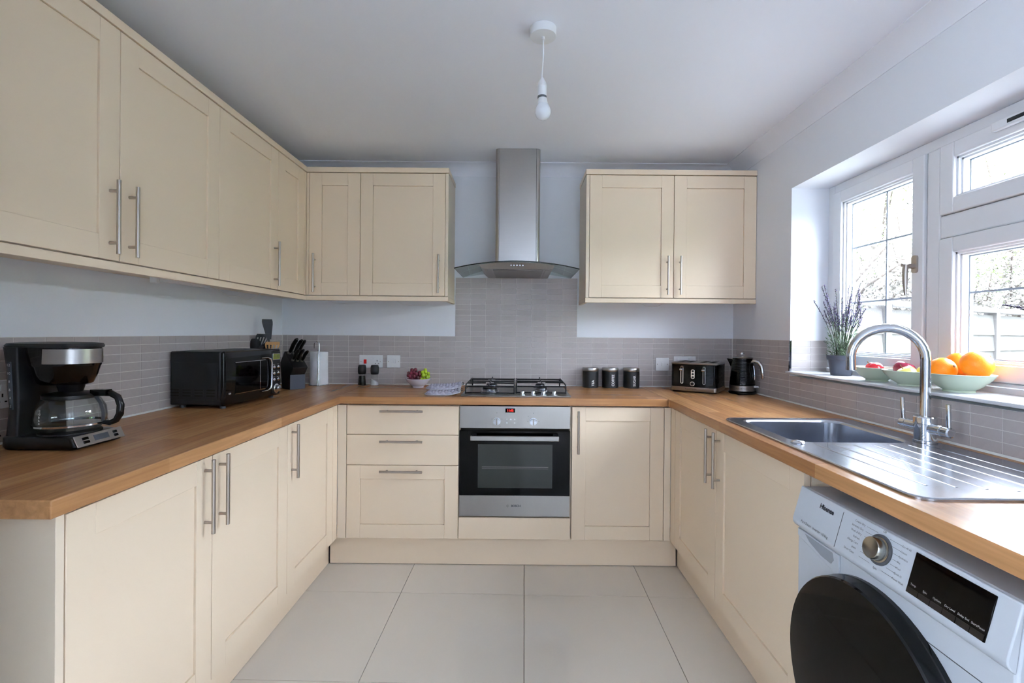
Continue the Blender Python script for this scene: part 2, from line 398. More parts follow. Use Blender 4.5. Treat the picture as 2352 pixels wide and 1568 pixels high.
# splashback behind the hob is its own taller panel
hob_sb = obj('trim_4', B().box(HX0, HX1, -gt, 0, ZT, 1.629), 'grout', kind='structure', smooth=False)
tile_field('B', hob_sb, -gt, HX0, HX1, .929, 1.629, HX0)
gr('grout_bed', B().box(XL, HX0, -gt, 0, ZT, 1.244).box(HX1, XR, -gt, 0, ZT, 1.244), wb)
tile_field('B', wb, -gt, XL+.006, HX0, .929, 1.244, HX0)
tile_field('B', wb, -gt, HX1, XR-.006, .929, 1.244, HX0)
gr('grout_bed', B().box(XL, XL+gt, -2.22, 0, ZT, 1.244), wl)
tile_field('L', wl, XL+gt, -2.22, -.006, .929, 1.244, -.0885)
gr('grout_bed', B().box(XR-gt, XR, G_Y1, 0, ZT, 1.244).box(XR-gt, XR, -2.72, G_Y1, ZT, G_Z0-.012), wr)
tile_field('R', wr, XR-gt, G_Y1, -.006, .929, 1.244, -.060)
tile_field('R', wr, XR-gt, -2.72, G_Y1, .929, G_Z0-.012, -.060)
gr('grout_bed', B().box(XR, XWIN, G_Y1-gt, G_Y1, G_Z0+.012, 1.244), wr)
tile_field('S', wr, G_Y1-gt, XR+.004, XWIN, 1.088, 1.244, XR+.004-.0)
obj('tile_edge_strip', B().box(XR-.007, XR+.003, G_Y1-.008, G_Y1, G_Z0+.01, 1.244), 'chrome', wr)
obj('sealant', B().prism([(0, 0), (.006, 0), (0, .006)], lambda p, q, t: (t, -.0032-p, ZT+q), XL+.006, XR-.006), 'silicone', wb)
obj('sealant', B().prism([(0, 0), (.006, 0), (0, .006)], lambda p, q, t: (XL+.0032+p, t, ZT+q), -2.19, -.012), 'silicone', wl)
obj('sealant', B().prism([(0, 0), (.006, 0), (0, .006)], lambda p, q, t: (XR-.0032-p, t, ZT+q), -2.72, -.012), 'silicone', wr)

# ------------------------------------------------------------------ window_1
WX0, WX1 = XWIN, XWIN+.06
win = obj('window_1', B().box(WX0, WX1, G_Y0, G_Y0+.05, G_Z0+.03, G_Z1).box(WX0, WX1, G_Y1-.05, G_Y1, G_Z0+.03, G_Z1)
          .box(WX0, WX1, G_Y0+.05, G_Y1-.05, G_Z1-.042, G_Z1).box(WX0, WX1, G_Y0+.05, G_Y1-.05, G_Z0+.03, 1.118), 'upvc', kind='structure', bev=.004, seg=2)
obj('window_sill', B().box(1.697, WX0, G_Y0-.004, G_Y1+.0, 1.073, 1.085), 'sill_board', win, bev=.003)
obj('upstand', B().box(WX0-.006, WX0, G_Y0, G_Y1, 1.085, 1.103), 'upvc', win)
def bar(name, y0, y1, z0, z1, parent=win): return obj(name, B().box(WX0-.004, WX1-.004, y0, y1, z0, z1), 'upvc', parent, bev=.006, seg=3)
bar('mullion', -1.326, -1.266, 1.118, G_Z1-.042)
bar('transom', -1.912, -1.326, 1.640, 1.726)
def sash(y0, y1, z0, z1, vbar=None, hbars=(), handle=None, vent=False):
    s = .062
    gp = B()
    for a, c, d, e in ((y0, y1, z0, z0+.006), (y0, y1, z1-.006, z1), (y0, y0+.006, z0, z1), (y1-.006, y1, z0, z1)): gp.box(WX0+.012, WX1-.004, a, c, d, e)
    o = obj('sash', B().box(WX0-.012, WX1, y0+.005, y0+s, z0+.005, z1-.005).box(WX0-.012, WX1, y1-s, y1-.005, z0+.005, z1-.005)
            .box(WX0-.012, WX1, y0+s, y1-s, z1-s, z1-.005).box(WX0-.012, WX1, y0+s, y1-s, z0+.005, z0+s), 'upvc', win, bev=.004, seg=2)
    obj('gasket', gp, 'gasket', o, smooth=False)
    # stepped glazing bead
    bd = B(); q = s
    for t, x in ((.007, .002), (.013, .014)):
        bd.box(WX0+x, WX1-.01, y0+q, y0+s+t, z0+q, z1-q).box(WX0+x, WX1-.01, y1-s-t, y1-q, z0+q, z1-q)
        bd.box(WX0+x, WX1-.01, y0+q, y1-q, z1-s-t, z1-q).box(WX0+x, WX1-.01, y0+q, y1-q, z0+q, z0+s+t)
    obj('glazing_bead', bd, 'upvc', o, smooth=False)
    g = s+.013; xg = WX0+.034
    obj('pane', B().box(xg, xg+.004, y0+g-.004, y1-g+.004, z0+g-.004, z1-g+.004), 'window_glass', o, smooth=False)
    sp = B()
    for a, c, d, e in ((y0+g, y1-g, z0+g, z0+g+.004), (y0+g, y1-g, z1-g-.004, z1-g), (y0+g, y0+g+.004, z0+g, z1-g), (y1-g-.004, y1-g, z0+g, z1-g)): sp.box(xg+.005, xg+.018, a, c, d, e)
    obj('spacer', sp, 'glazing_bar', o, smooth=False)
    if vbar: obj('glazing_bar', B().box(xg+.006, xg+.012, vbar-.004, vbar+.004, z0+g, z1-g), 'glazing_bar', o)
    for h in hbars: obj('glazing_bar', B().box(xg+.0065, xg+.0115, y0+g, y1-g, h-.0035, h+.0035), 'glazing_bar', o)
    if handle:
        hy, hz = handle; hb = B()
        hb.prism(rrect(hy-.013, hy+.013, hz-.035, hz+.035, .010), YZ, WX0-.020, WX0-.012)
        hb.tube([(WX0-.018, hy, hz-.008), (WX0-.042, hy, hz-.008), (WX0-.052, hy, hz-.012)], [.011, .010, .010], 10)
        hb.tube([(WX0-.052, hy, hz-.002), (WX0-.055, hy, hz-.035), (WX0-.054, hy, hz-.08), (WX0-.052, hy, hz-.125)], [.010, .0105, .009, .004], 10)
        obj('window_handle', hb, 'handle_metal', o)
        obj('lock_button', B().cyl((WX0-.055, hy, hz-.004), (WX0-.068, hy, hz-.004), .006, n=10), 'handle_metal', o)
    if vent:
        obj('trickle_vent', B().box(WX0-.030, WX0-.012, -1.90, -1.545, z1-.040, z1-.008), 'upvc', o, bev=.004)
        obj('vent_slot', B().box(WX0-.0315, WX0-.030, -1.88, -1.60, z1-.030, z1-.018), 'gasket', o)
    return o
sash(-1.266, G_Y1-.048, 1.115, 1.994, -1.005, (1.700, 1.432), (-1.226, 1.560))
sash(-1.912, -1.326, 1.723, 1.994, vent=True)
sash(-1.912, -1.326, 1.115, 1.643, None, (1.432,))

# ------------------------------------------------------------------ garden
obj('ground', B().box(2.1, 30, -14, 26, -.30, -.22), 'bounce_paving', kind='structure')
fA, fB = Vector((2.06, -.245, 0)), Vector((4.45, 1.04, 0)); fd = (fB-fA).normalized(); fn_ = Vector((fd.y, -fd.x, 0))
fence = thing('fence', (2.82, .15, -.22), 'weathered pale wooden garden fence outside the window', 'fence')
PF = lambda s_, o_, z: tuple(Vector((2.82, .15, 0)) + fd*s_ + fn_*o_ + Vector((0, 0, z)))
def fbox(b, s0, s1, o0, o1, z0, z1):
    vs = [PF(s, o, z) for z in (z0, z1) for s, o in ((s0, o0), (s1, o0), (s1, o1), (s0, o1))]
    return b.add(vs, [(0, 3, 2, 1), (4, 5, 6, 7), (0, 1, 5, 4), (1, 2, 6, 5), (2, 3, 7, 6), (3, 0, 4, 7)])
PW = 1.83
for k in range(-1, 5):
    s0 = k*PW
    obj('fence_post', fbox(B(), s0-.04, s0+.04, -.05, .035, -.22, 1.49), 'fence_wood', fence, smooth=False) if s0 > -.8 else None
    a0 = max(s0+.045, -.78)
    z = -.18
    while z < 1.42:
        z1 = min(z+.15, 1.47)
        vs = [PF(s, o, zz) for s in (a0, s0+PW-.045) for o, zz in ((.004, z-.02), (.026, z-.02), (.012, z1), (-.004, z1))]
        obj('fence_board', B().add(vs, [(0, 1, 2, 3), (7, 6, 5, 4), (0, 4, 5, 1), (1, 5, 6, 2), (2, 6, 7, 3), (3, 7, 4, 0)]), 'fence_wood', fence, smooth=False)
        z += .135
    obj('fence_cap', fbox(B(), a0, s0+PW-.045, -.03, .05, 1.475, 1.515), 'fence_cap', fence, smooth=False)
    if k >= 0: obj('fence_batten', fbox(B(), s0+PW*.5-.02, s0+PW*.5+.02, .027, .05, -.18, 1.475), 'fence_wood', fence, smooth=False)
def tree(name, x, y, h, rad, nl, label, lm, seed, cat='tree', cz=None, group=None):
    rg = random.Random(seed); t = thing(name, (x, y, -.22), label, cat, group)
    b = B(); tips = []
    b.tube([(x, y, -.22), (x+.05, y, h*.25), (x-.03, y+.05, h*.5)], [.09, .07, .05], 7)
    for k in range(26):
        a = rg.uniform(0, 6.28); z0 = rg.uniform(.1, .5)*h; L = rad*rg.uniform(.6, 1.05); el = rg.uniform(.2, 1.2)
        p0 = Vector((x, y, z0)); p2 = Vector((x+L*math.cos(a)*math.cos(el*.8), y+L*math.sin(a)*math.cos(el*.8), min(h, z0+L*math.sin(el)*1.3)))
        p1 = (p0+p2)/2 + Vector((rg.uniform(-.1, .1), rg.uniform(-.1, .1), .12)); b.tube([p0, p1, p2], [.022, .012, .005], 5)
        for q in range(3):
            pp = p1.lerp(p2, rg.uniform(0, 1)); d = Vector((rg.gauss(0, 1), rg.gauss(0, 1), rg.gauss(.4, .8))).normalized()
            b.tube([pp, pp+d*rg.uniform(.2, .5)*rad*.6], [.007, .003], 4); tips.append(pp+d*.2)
        tips.append(p2); tips.append(p1)
    obj('trunk', b, 'bark', t)
    b = B()
    for k in range(nl):
        c = rg.choice(tips) + Vector((rg.gauss(0, .16), rg.gauss(0, .16), rg.gauss(0, .16)))*rad*.75
        u = Vector((rg.gauss(0, 1), rg.gauss(0, 1), rg.gauss(0, 1))).normalized(); v = u.orthogonal().normalized(); s = rg.uniform(.014, .034)
        b.add([c-u*s, c+v*s*.5, c+u*s, c-v*s*.5], [(0, 1, 2, 3)])
    obj('foliage', b, lm, t, kind='stuff', smooth=False)
tree('shrub', 3.35, 1.55, 2.6, 1.1, 15000, 'pale twiggy shrub behind the fence, seen through the left casement', 'leaf_pale', 1, 'shrub')
tree('shrub', 4.9, 2.45, 2.9, 1.3, 18000, 'pale dry shrub behind the fence post, seen through the lower right pane', 'leaf_pale', 2, 'shrub')
tree('tree', 5.6, 3.9, 5.2, 2.0, 24000, 'tall light green tree behind the twiggy shrub left of the mullion', 'leaf', 3)
tree('tree', 7.9, 4.3, 5.6, 2.1, 26000, 'bright green tree filling the top hung fanlight', 'leaf', 4)
tree('shrub', 6.6, 2.95, 2.8, 1.4, 14000, 'pale shrub at the far right end of the fence', 'leaf_pale', 5, 'shrub')
tree('tree', 3.2, 3.6, 4.6, 1.7, 20000, 'light green tree nearest the house wall behind the fence', 'leaf', 6)

# added out of view: clipped leafy mass that blocks low sky light
hg = thing('sky_blocker', (6.6, -4.5, -.22), 'unseen bank of leaves added to block low sky light', 'sky_blocker')
b = B(); rg = random.Random(8)
b.slab(lambda u, v: (6.3+.5*v+.25*math.sin(u*40+v*9)*math.sin(u*17), L2(-13, 1.2, u), 2.3+.15*math.sin(u*23)*math.cos(v*5)), lambda u, v: (6.2+.6*v, L2(-13, 1.2, u), -.22), 60, 4)
obj('sky_blocker_body', b, 'leaf', hg, smooth=False, kind='stuff')

# ------------------------------------------------------------------ cabinet helpers
def wb_(b, face, u0, u1, v0, v1, w0, w1):
    k, c = face
    if k == 'B': return b.box(u0, u1, c-w1, c-w0, v0, v1)
    if k == 'L': return b.box(c+w0, c+w1, u0, u1, v0, v1)
    return b.box(c-w1, c-w0, u0, u1, v0, v1)
def fp(face, u, v, w):
    k, c = face
    return {'B': (u, c-w, v), 'L': (c+w, u, v), 'R': (c-w, u, v)}[k]
G = .0015
def shaker(parent, face, u0, u1, v0, v1, rail=.073, name='door', plain=False):
    a, c, d, e = u0+G, u1-G, v0+G, v1-G
    if plain: return obj(name, wb_(B(), face, a, c, d, e, .002, .022), 'cream_paint', parent, bev=.0015)
    b = B()
    wb_(b, face, a, a+rail, d, e, .002, .022); wb_(b, face, c-rail, c, d, e, .002, .022)
    wb_(b, face, a+rail, c-rail, e-rail, e, .002, .0217); wb_(b, face, a+rail, c-rail, d, d+rail, .002, .0217)
    o = obj(name, b, 'cream_paint', parent, bev=.0009, seg=1)
    obj('door_panel', wb_(B(), face, a+rail+.0006, c-rail-.0006, d+rail+.0006, e-rail-.0006, .004, .0155), 'cream_paint', o, bev=.0012)
    return o
def handle(door, face, u, v, L=.228, vert=True, so=.028):
    b = B(); w0 = .022; pr = .080
    if vert:
        b.cyl(fp(face, u, v-L/2, w0+so), fp(face, u, v+L/2, w0+so), .006, n=14)
        for s in (-pr, pr): b.cyl(fp(face, u, v+s, w0), fp(face, u, v+s, w0+so-.004), .0045, n=10)
    else:
        b.cyl(fp(face, u-L/2, v, w0+so), fp(face, u+L/2, v, w0+so), .006, n=14)
        for s in (-pr, pr): b.cyl(fp(face, u+s, v, w0), fp(face, u+s, v, w0+so-.004), .0045, n=10)
    return obj('handle', b, 'handle_metal', door, ang=45)
def carcass(parent, x0, x1, y0, y1, z0, z1, openax, t=.018, m='cream_side'):
    b = B()
    b.box(x0, x1, y0, y1, z0, z0+t).box(x0, x1, y0, y1, z1-t, z1)
    if openax in ('y',): b.box(x0, x0+t, y0, y1, z0+t, z1-t).box(x1-t, x1, y0, y1, z0+t, z1-t).box(x0+t, x1-t, y1-.008, y1, z0+t, z1-t)
    elif openax == '+x': b.box(x0, x1, y0, y0+t, z0+t, z1-t).box(x0, x1, y1-t, y1, z0+t, z1-t).box(x0, x0+.008, y0+t, y1-t, z0+t, z1-t)
    else: b.box(x0, x1, y0, y0+t, z0+t, z1-t).box(x0, x1, y1-t, y1, z0+t, z1-t).box(x1-.008, x1, y0+t, y1-t, z0+t, z1-t)
    return obj('carcass', b, m, parent, smooth=False)
UZ0, UZ1 = 1.484, 2.212
fLU, fBU = ('L', -.975), ('B', -.279)
e_ = .0008
# wall cabinets, left run
t = thing('wall_cabinet', (XL, -1.64, UZ0), 'cream double wall cabinet on the left wall, nearest the camera', 'cabinet', 'cream wall cabinets')
carcass(t, XL+e_, -.975, -2.14+e_, -1.134-e_, UZ0, UZ1, '+x')
d = shaker(t, fLU, -2.14, -1.641, UZ0, UZ1); handle(d, fLU, -1.678, 1.617)
d = shaker(t, fLU, -1.641, -1.134, UZ0, UZ1); handle(d, fLU, -1.604, 1.617)
t = thing('wall_cabinet', (XL, -.88, UZ0), 'cream single wall cabinet between the near double one and the corner', 'cabinet', 'cream wall cabinets')
carcass(t, XL+e_, -.975, -1.134+e_, -.636-e_, UZ0, UZ1, '+x')
d = shaker(t, fLU, -1.134, -.636, UZ0, UZ1); handle(d, fLU, -.676, 1.617)
t = thing('wall_cabinet', (XL, 0, UZ0), 'cream L-shaped corner wall cabinet with two narrow doors', 'cabinet', 'cream wall cabinets')
poly = [(XL+e_, -e_), (XL+e_, -.636+e_), (-.975, -.636+e_), (-.975, -.279), (-.633-e_, -.279), (-.633-e_, -e_)]
obj('carcass', B().prism(poly, XY, UZ0, UZ1), 'cream_side', t, smooth=False)
shaker(t, fLU, -.636, -.330, UZ0, UZ1)
obj('corner_post', B().box(-.9755, -.953, -.3285, -.301, UZ0+.002, UZ1-.002), 'cream_paint', t, bev=.001)
obj('corner_post', B().box(-.9525, -.938, -.301, -.2795, UZ0+.002, UZ1-.002), 'cream_paint', t, bev=.001)
d = shaker(t, fBU, -.937, -.633, UZ0, UZ1); handle(d, fBU, -.901, 1.615)
t = thing('wall_cabinet', (-.38, 0, UZ0), 'cream single wall cabinet on the back wall just left of the cooker hood', 'cabinet', 'cream wall cabinets')
carcass(t, -.633+e_, -.127, -.279, -e_, UZ0, UZ1, 'y')
d = shaker(t, fBU, -.633, -.127, UZ0, UZ1); handle(d, fBU, -.164, 1.615)
obj('end_panel', B().box(-.1265, -.109, -.301, -e_, UZ0-.002, UZ1), 'cream_side', t, bev=.001)
t = thing('wall_cabinet', (1.22, 0, UZ0), 'cream double wall cabinet to the right of the cooker hood', 'cabinet', 'cream wall cabinets')
carcass(t, .729, XR-e_, -.279, -e_, UZ0, UZ1, 'y')
obj('end_panel', B().box(.709, .7285, -.301, -e_, UZ0-.002, UZ1), 'cream_side', t, bev=.001)
d = shaker(t, fBU, .729, 1.231, UZ0, UZ1); handle(d, fBU, 1.192, 1.617)
d = shaker(t, fBU, 1.231, XR-.001, UZ0, UZ1); handle(d, fBU, 1.267, 1.617)
# cornice and light pelmet strips
def strips(nm, z0, z1, lab1, lab2):
    p = [(XL+e_, -2.14), (-.951, -2.14), (-.951, -.303), (-.107, -.303), (-.107, -e_), (XL+e_, -e_)]
    if nm == 'light_pelmet':
        p = [(-.971, -2.14), (-.951, -2.14), (-.951, -.303), (-.107, -.303), (-.107, -e_), (-.127, -e_), (-.127, -.323+.04), (-.971, -.283)]
    obj(nm, B().prism(p, XY, z0, z1), 'cream_paint', bev=.0015, label=lab1, cat='moulding')
    p = [(.707, -e_), (.707, -.303), (XR-e_, -.303), (XR-e_, -e_)]
    if nm == 'light_pelmet': p = [(.707, -e_), (.707, -.303), (XR-e_, -.303), (XR-e_, -.283), (.727, -.283), (.727, -e_)]
    obj(nm, B().prism(p, XY, z0, z1), 'cream_paint', bev=.0015, label=lab2, cat='moulding')
strips('cornice', UZ1+.0035, 2.2455, 'flat cream cornice along the top of the left and corner wall cabinets', 'flat cream cornice on top of the wall cabinet right of the hood')
strips('light_pelmet', 1.454, UZ0-.0035, 'cream light pelmet under the left and corner wall cabinets', 'cream light pelmet under the wall cabinet right of the hood')

# base cabinets
BZ0, BZ1 = .160, .876
fLB, fBB, fRB = ('L', -.677), ('B', -.558), ('R', 1.1575)
t = thing('base_cabinet', (XL, -1.64, 0), 'cream double base cabinet under the left worktop, nearest the camera', 'cabinet', 'cream base cabinets')
carcass(t, XL+e_, -.677, -2.138+e_, -1.141-e_, BZ0, BZ1, '+x')
d = shaker(t, fLB, -2.136, -1.64, BZ0, BZ1); handle(d, fLB, -1.678, .757)
d = shaker(t, fLB, -1.64, -1.141, BZ0, BZ1); handle(d, fLB, -1.604, .757)
obj('end_panel', B().box(XL+e_, -.655, -2.158, -2.1385, .0, ZB-.001), 'cream_side', t, bev=.001)
t = thing('base_cabinet', (XL, -.6, 0), 'cream single base cabinet on the left, beside the corner', 'cabinet', 'cream base cabinets')
carcass(t, XL+e_, -.677, -1.141+e_, -.641, BZ0, BZ1, '+x')
d = shaker(t, fLB, -1.141, -.641, BZ0, BZ1); handle(d, fLB, -1.104, .757)
obj('corner_post', B().box(-.6765, -.655, -.6395, -.580, BZ0, BZ1), 'cream_paint', t, bev=.001)
obj('corner_post', B().box(-.654, -.608, -.580, -.5585, BZ0, BZ1), 'cream_side', t, bev=.001)
t = thing('drawer_cabinet', (-.3, 0, 0), 'cream base cabinet with three drawers left of the oven', 'cabinet', 'cream base cabinets')
carcass(t, -.607, -.003, -.558, -.02, BZ0, BZ1, 'y')
for z0, z1, zh, pl in ((.718, BZ1, .847, True), (.554, .718, .685, True), (BZ0, .554, .525, False)):
    d = shaker(t, fBB, -.606, -.0035, z0, z1, name='drawer', plain=pl, rail=.073); handle(d, fBB, -.308, zh, vert=False)
t = thing('oven_housing', (.3, 0, 0), 'cream oven housing with a plain panel below the oven', 'cabinet', 'cream base cabinets')
obj('carcass', B().box(-.002, .003, -.558, -.02, BZ0, BZ1).box(.594, .602, -.558, -.02, BZ0, BZ1).box(.003, .594, -.555, -.02, .255, .272), 'cream_side', t, smooth=False)
shaker(t, fBB, -.003, .5995, BZ0, .278, plain=True, name='filler_panel')
t = thing('base_cabinet', (.85, 0, 0), 'cream single base cabinet right of the oven', 'cabinet', 'cream base cabinets')
carcass(t, .603, 1.1, -.558, -.02, BZ0, BZ1, 'y')
d = shaker(t, fBB, .603, 1.0985, BZ0, BZ1); handle(d, fBB, .636, .742)
obj('corner_post', B().box(1.100, 1.1345, -.580, -.5585, BZ0, BZ1), 'cream_side', t, bev=.001)
t = thing('sink_cabinet', (XR, -1.2, 0), 'cream double base cabinet under the sink', 'cabinet', 'cream base cabinets')
b = B(); b.box(1.1575, XR-e_, -1.775, -1.757, BZ0, BZ1).box(1.1575, XR-e_, -.66, -.642, BZ0, BZ1).box(1.1575, XR-e_, -1.757, -.66, BZ0, BZ0+.018)
obj('carcass', b, 'cream_side', t, smooth=False)
d = shaker(t, fRB, -1.163, -.650, BZ0, BZ1); handle(d, fRB, -1.122, .757)
d = shaker(t, fRB, -1.7755, -1.163, BZ0, BZ1); handle(d, fRB, -1.200, .757)
obj('corner_post', B().box(1.1355, 1.157, -.6485, -.580, BZ0, BZ1), 'cream_paint', t, bev=.001)
# plinths
def plinth(bx, lab): obj('plinth', B().box(*bx), 'cream_paint', bev=.001, label=lab, cat='plinth')
plinth((-.7336, -.7156, -2.137, -.5335, .003, .152), 'cream plinth board under the left base cabinets')
plinth((-.7080, 1.1825, -.5334, -.5154, .003, .156), 'cream plinth board under the oven and drawers')
plinth((1.1904, 1.2084, -1.774, -.5335, .003, .152), 'cream plinth board under the sink cabinet')

# ------------------------------------------------------------------ worktop
SKX0, SKX1, SKY0, SKY1 = 1.205, 1.615, -2.085, -1.215        # hole below the sink
wt = thing('worktop', (-.6, -.3, ZB), 'continuous U-shaped oak effect worktop', 'worktop')
obj('worktop_section', B().prism([(XL+e_, -2.191), (-.633, -2.191), (-.633, -.6025), (-.660, -.575), (-.660, -.008), (XL+.006, -.008)], XY, ZB, ZT), 'worktop_wood_y', wt, bev=.003, seg=3)
hb = B()
hb.box(-.6595, .03, -.602, -.008, ZB, ZT).box(.57, 1.1135, -.602, -.008, ZB, ZT).box(.03, .57, -.602, -.535, ZB, ZT).box(.03, .57, -.075, -.008, ZB, ZT)
hb.f = hb.f
hm = B(); outer = [(-.6595, -.008), (-.6595, -.575), (-.6325, -.602), (1.1135, -.602), (1.1135, -.008)]
def plate_with_hole(outer4, hole, z0, z1):
    """outer4, hole: (x0, x1, y0, y1)"""
    x0, x1, y0, y1 = outer4; a0, a1, c0, c1 = hole
    vs = []
    for z in (z0, z1):
        vs += [(x0, y0, z), (x1, y0, z), (x1, y1, z), (x0, y1, z), (a0, c0, z), (a1, c0, z), (a1, c1, z), (a0, c1, z)]
    fs = []
    for i in range(4):
        j = (i+1) % 4
        fs += [(i, j, 4+j, 4+i), (8+i, 12+i, 12+j, 8+j), (i, 8+i, 8+j, j), (4+i, 4+j, 12+j, 12+i)]
    return B().add(vs, fs)
obj('worktop_section', plate_with_hole((-.6595, 1.1130, -.602, -.008), (.03, .57, -.535, -.075), ZB, ZT), 'worktop_wood_x', wt, bev=.003, seg=3)
obj('worktop_section', plate_with_hole((1.1135, XR-.006, -2.75, -.008), (SKX0, SKX1, SKY0, SKY1), ZB, ZT), 'worktop_wood_y', wt, bev=.003, seg=3)
t = thing('end_panel_support', (1.4, -2.73, 0), 'cream support panel at the near end of the right worktop', 'panel')
obj('support_panel', B().box(1.14, XR-e_, -2.74, -2.72, 0, ZB-.001), 'cream_side', t, bev=.001)

# ------------------------------------------------------------------ cooker hood
def zar(x): return 1.668 - .036*((x-.30)/.353)**2
def yfr(x): return -.452 - .045*(1-((x-.30)/.353)**2)
t = thing('cooker_hood', (.30, 0, 1.63), 'stainless chimney cooker hood with curved glass canopy', 'cooker hood')
p = rrect(.171, .434, -.315, .2, .022, 5); p = [(x, min(y, -.001)) for x, y in p]; q = []
for k in p:
    if not q or (abs(k[0]-q[-1][0]) + abs(k[1]-q[-1][1])) > 1e-5: q.append(k)
obj('chimney', B().prism(q, XY, 1.672, ZC-.001), 'steel', t, ang=30)
obj('chimney_seam', B().box(.411, .4125, -.3156, -.3149, 1.68, ZC-.002).box(.1925, .1935, -.3156, -.3149, 1.68, ZC-.002), 'glass_edge', t, smooth=False)
L_ = lambda a, b_, k: a+(b_-a)*k
def top_(u, v): x = L_(.088, .513, u); y = L_(yfr(x)-.004+.02, -.002, v); return (x, y, zar(x)-.0045)
def bot_(u, v): x = L_(.114, .502, u); y = L_(-.455, -.002, v); return (x, y, 1.629)
obj('canopy_body', B().slab(top_, bot_, 16, 4), 'steel_h', t, ang=30)
obj('grease_filter', B().box(.165, .45, -.42, -.03, 1.6255, 1.6292), 'hood_filter', t, bev=.001)
obj('lamp_strip', B().box(.130, .155, -.41, -.05, 1.6265, 1.6292).box(.462, .487, -.41, -.05, 1.6265, 1.6292), 'steel_h', t, bev=.001)
def gtop(u, v):
    x = L_(-.053, .653, u); y = L_(yfr(x), -.004, v)
    if v > .99 and (u < .0): pass
    return (x, y, zar(x)+.002)
obj('glass_canopy', B().slab(gtop, lambda u, v: (gtop(u, v)[0], gtop(u, v)[1], zar(gtop(u, v)[0])-.003), 28, 3), 'hood_glass', t)
obj('glass_edge', B().tube([(L_(-.052, .652, k/28), yfr(L_(-.052, .652, k/28))-.001, zar(L_(-.052, .652, k/28))-.0005) for k in range(29)], .0028, 6), 'glass_edge', t)
for k in range(5):
    x = .268 + .0165*k
    obj('button', B().cyl((x, -.482, 1.645), (x, -.489, 1.645), .0036, n=12), 'chrome', t)

# ------------------------------------------------------------------ oven
t = thing('oven', (.2975, -.58, .283), 'built-in stainless steel electric oven with a black glass door', 'oven')
Yo = -.580
obj('oven_body', B().box(.006, .588, -.5575, -.06, .283, .873), 'shadow_gap', t, smooth=False)
cp = obj('control_panel', B().box(.0005, .5945, Yo, -.558, .757, .8765), 'steel_h', t, bev=.0015)
lab = 'brushed steel control panel'
for x in (.200, .396):
    k = obj('knob', B().cyl((x, Yo-.0001, .795), (x, Yo-.004, .795), .0205, n=24).cyl((x, Yo-.004, .795), (x, Yo-.018, .795), .0185, .0165, n=24), 'chrome', t)
    obj('knob_grip', B().box(x-.0035, x+.0035, Yo-.026, Yo-.018, .779, .811), 'steel_h', k, bev=.0015)
obj('display', B().box(.246, .298, Yo-.0012, Yo, .8425, .8645), 'black_glass', t)
lettering('display_digits', '11:02', .0155, (.272, Yo-.0012, .8535), (1, 0, 0), (0, 0, 1), 'led_red', t, bold=.0004)
for x, z in ((.254, .806), (.275, .806), (.296, .806), (.254, .787), (.296, .787)):
    obj('button', B().cyl((x, Yo, z), (x, Yo-.003, z), .0048, n=14), 'white_plastic', t)
for x, dots in ((.200, ((0, .045), (-.026, .012), (.028, .012), (.018, -.026))), (.396, ((0, .045), (-.028, .028), (.03, 0), (-.03, 0)))):
    b = B()
    for dx, dz in dots: b.cyl((x+dx, Yo+.0001, .795+dz), (x+dx, Yo-.0004, .795+dz), .0018, n=8)
    obj('dial_mark', b, 'print_dark', t)
dr = obj('oven_door', B().box(.0005, .5945, Yo, -.560, .397, .744), 'black_glass', t, bev=.001)
obj('door_window', B().box(.100, .500, Yo-.0008, Yo+.001, .437, .672), 'oven_window' if 'oven_window' in MT else 'black_glass', dr)
obj('oven_rack', B().box(.122, .478, Yo-.0014, Yo-.0008, .549, .5505).box(.122, .478, Yo-.0014, Yo-.0008, .541, .5416), 'steel_h', dr)
obj('door_trim', B().box(.0005, .5945, Yo-.001, -.560, .284, .3965), 'steel_h', dr, bev=.0015)
h = B().prism(rrect(.062, .532, -.0135, .0135, .004, 3), lambda p, q, s: (p, s, .712+q), Yo-.047, Yo-.034)
obj('handle', h, 'steel_h', dr, bev=.003)
obj('handle_bracket', B().box(.070, .092, Yo-.034, Yo, .712, .728).box(.502, .524, Yo-.034, Yo, .712, .728), 'black_plastic', dr, bev=.002)
lettering('lettering', 'BOSCH', .0155, (.306, Yo-.001, .341), (1, 0, 0), (0, 0, 1), 'print_dark', dr, bold=.0006)
lg = B(); c = Vector((.262, Yo-.0014, .341))
lg.ring([[c+Vector((r*math.cos(a), 0, r*math.sin(a))) for a in [2*math.pi*k/20 for k in range(20)]] for r in (.0068, .0058)], cap=False)
lg.box(.2595, .2604, Yo-.0015, Yo-.0012, .336, .346).box(.2636, .2645, Yo-.0015, Yo-.0012, .336, .346).box(.2604, .2636, Yo-.0015, Yo-.0012, .3404, .3416)
obj('logo', lg, 'print_dark', dr, smooth=False)

# ------------------------------------------------------------------ gas hob
t = thing('gas_hob', (.30, -.3, ZT), 'stainless gas hob with black pan supports set in the back worktop', 'hob')
obj('hob_plate', B().prism(rrect(.002, .600, -.562, -.055, .006), XY, ZT+.0005, ZT+.0065), 'steel_h', t, bev=.002)
obj('hob_tray', B().box(.04, .56, -.53, -.08, ZT-.030, ZT+.0005), 'shadow_gap', t)
zt = ZT+.0065
BR = [(.145, -.405, .030), (.145, -.185, .044), (.445, -.405, .036), (.445, -.185, .030)]
BR = [(.150, -.400, .044), (.150, -.180, .034), (.450, -.340, .034), (.450, -.165, .030)]
for x, y, r in BR:
    k = obj('burner', B().lathe((x, y, zt), [(r+.012, 0), (r+.012, .005), (r, .010), (r, .018)], 28), 'sink_steel', t)
    obj('burner_cap', B().lathe((x, y, zt), [(r-.004, .018), (r-.003, .022), (r-.008, .026)], 28), 'black_satin', k)
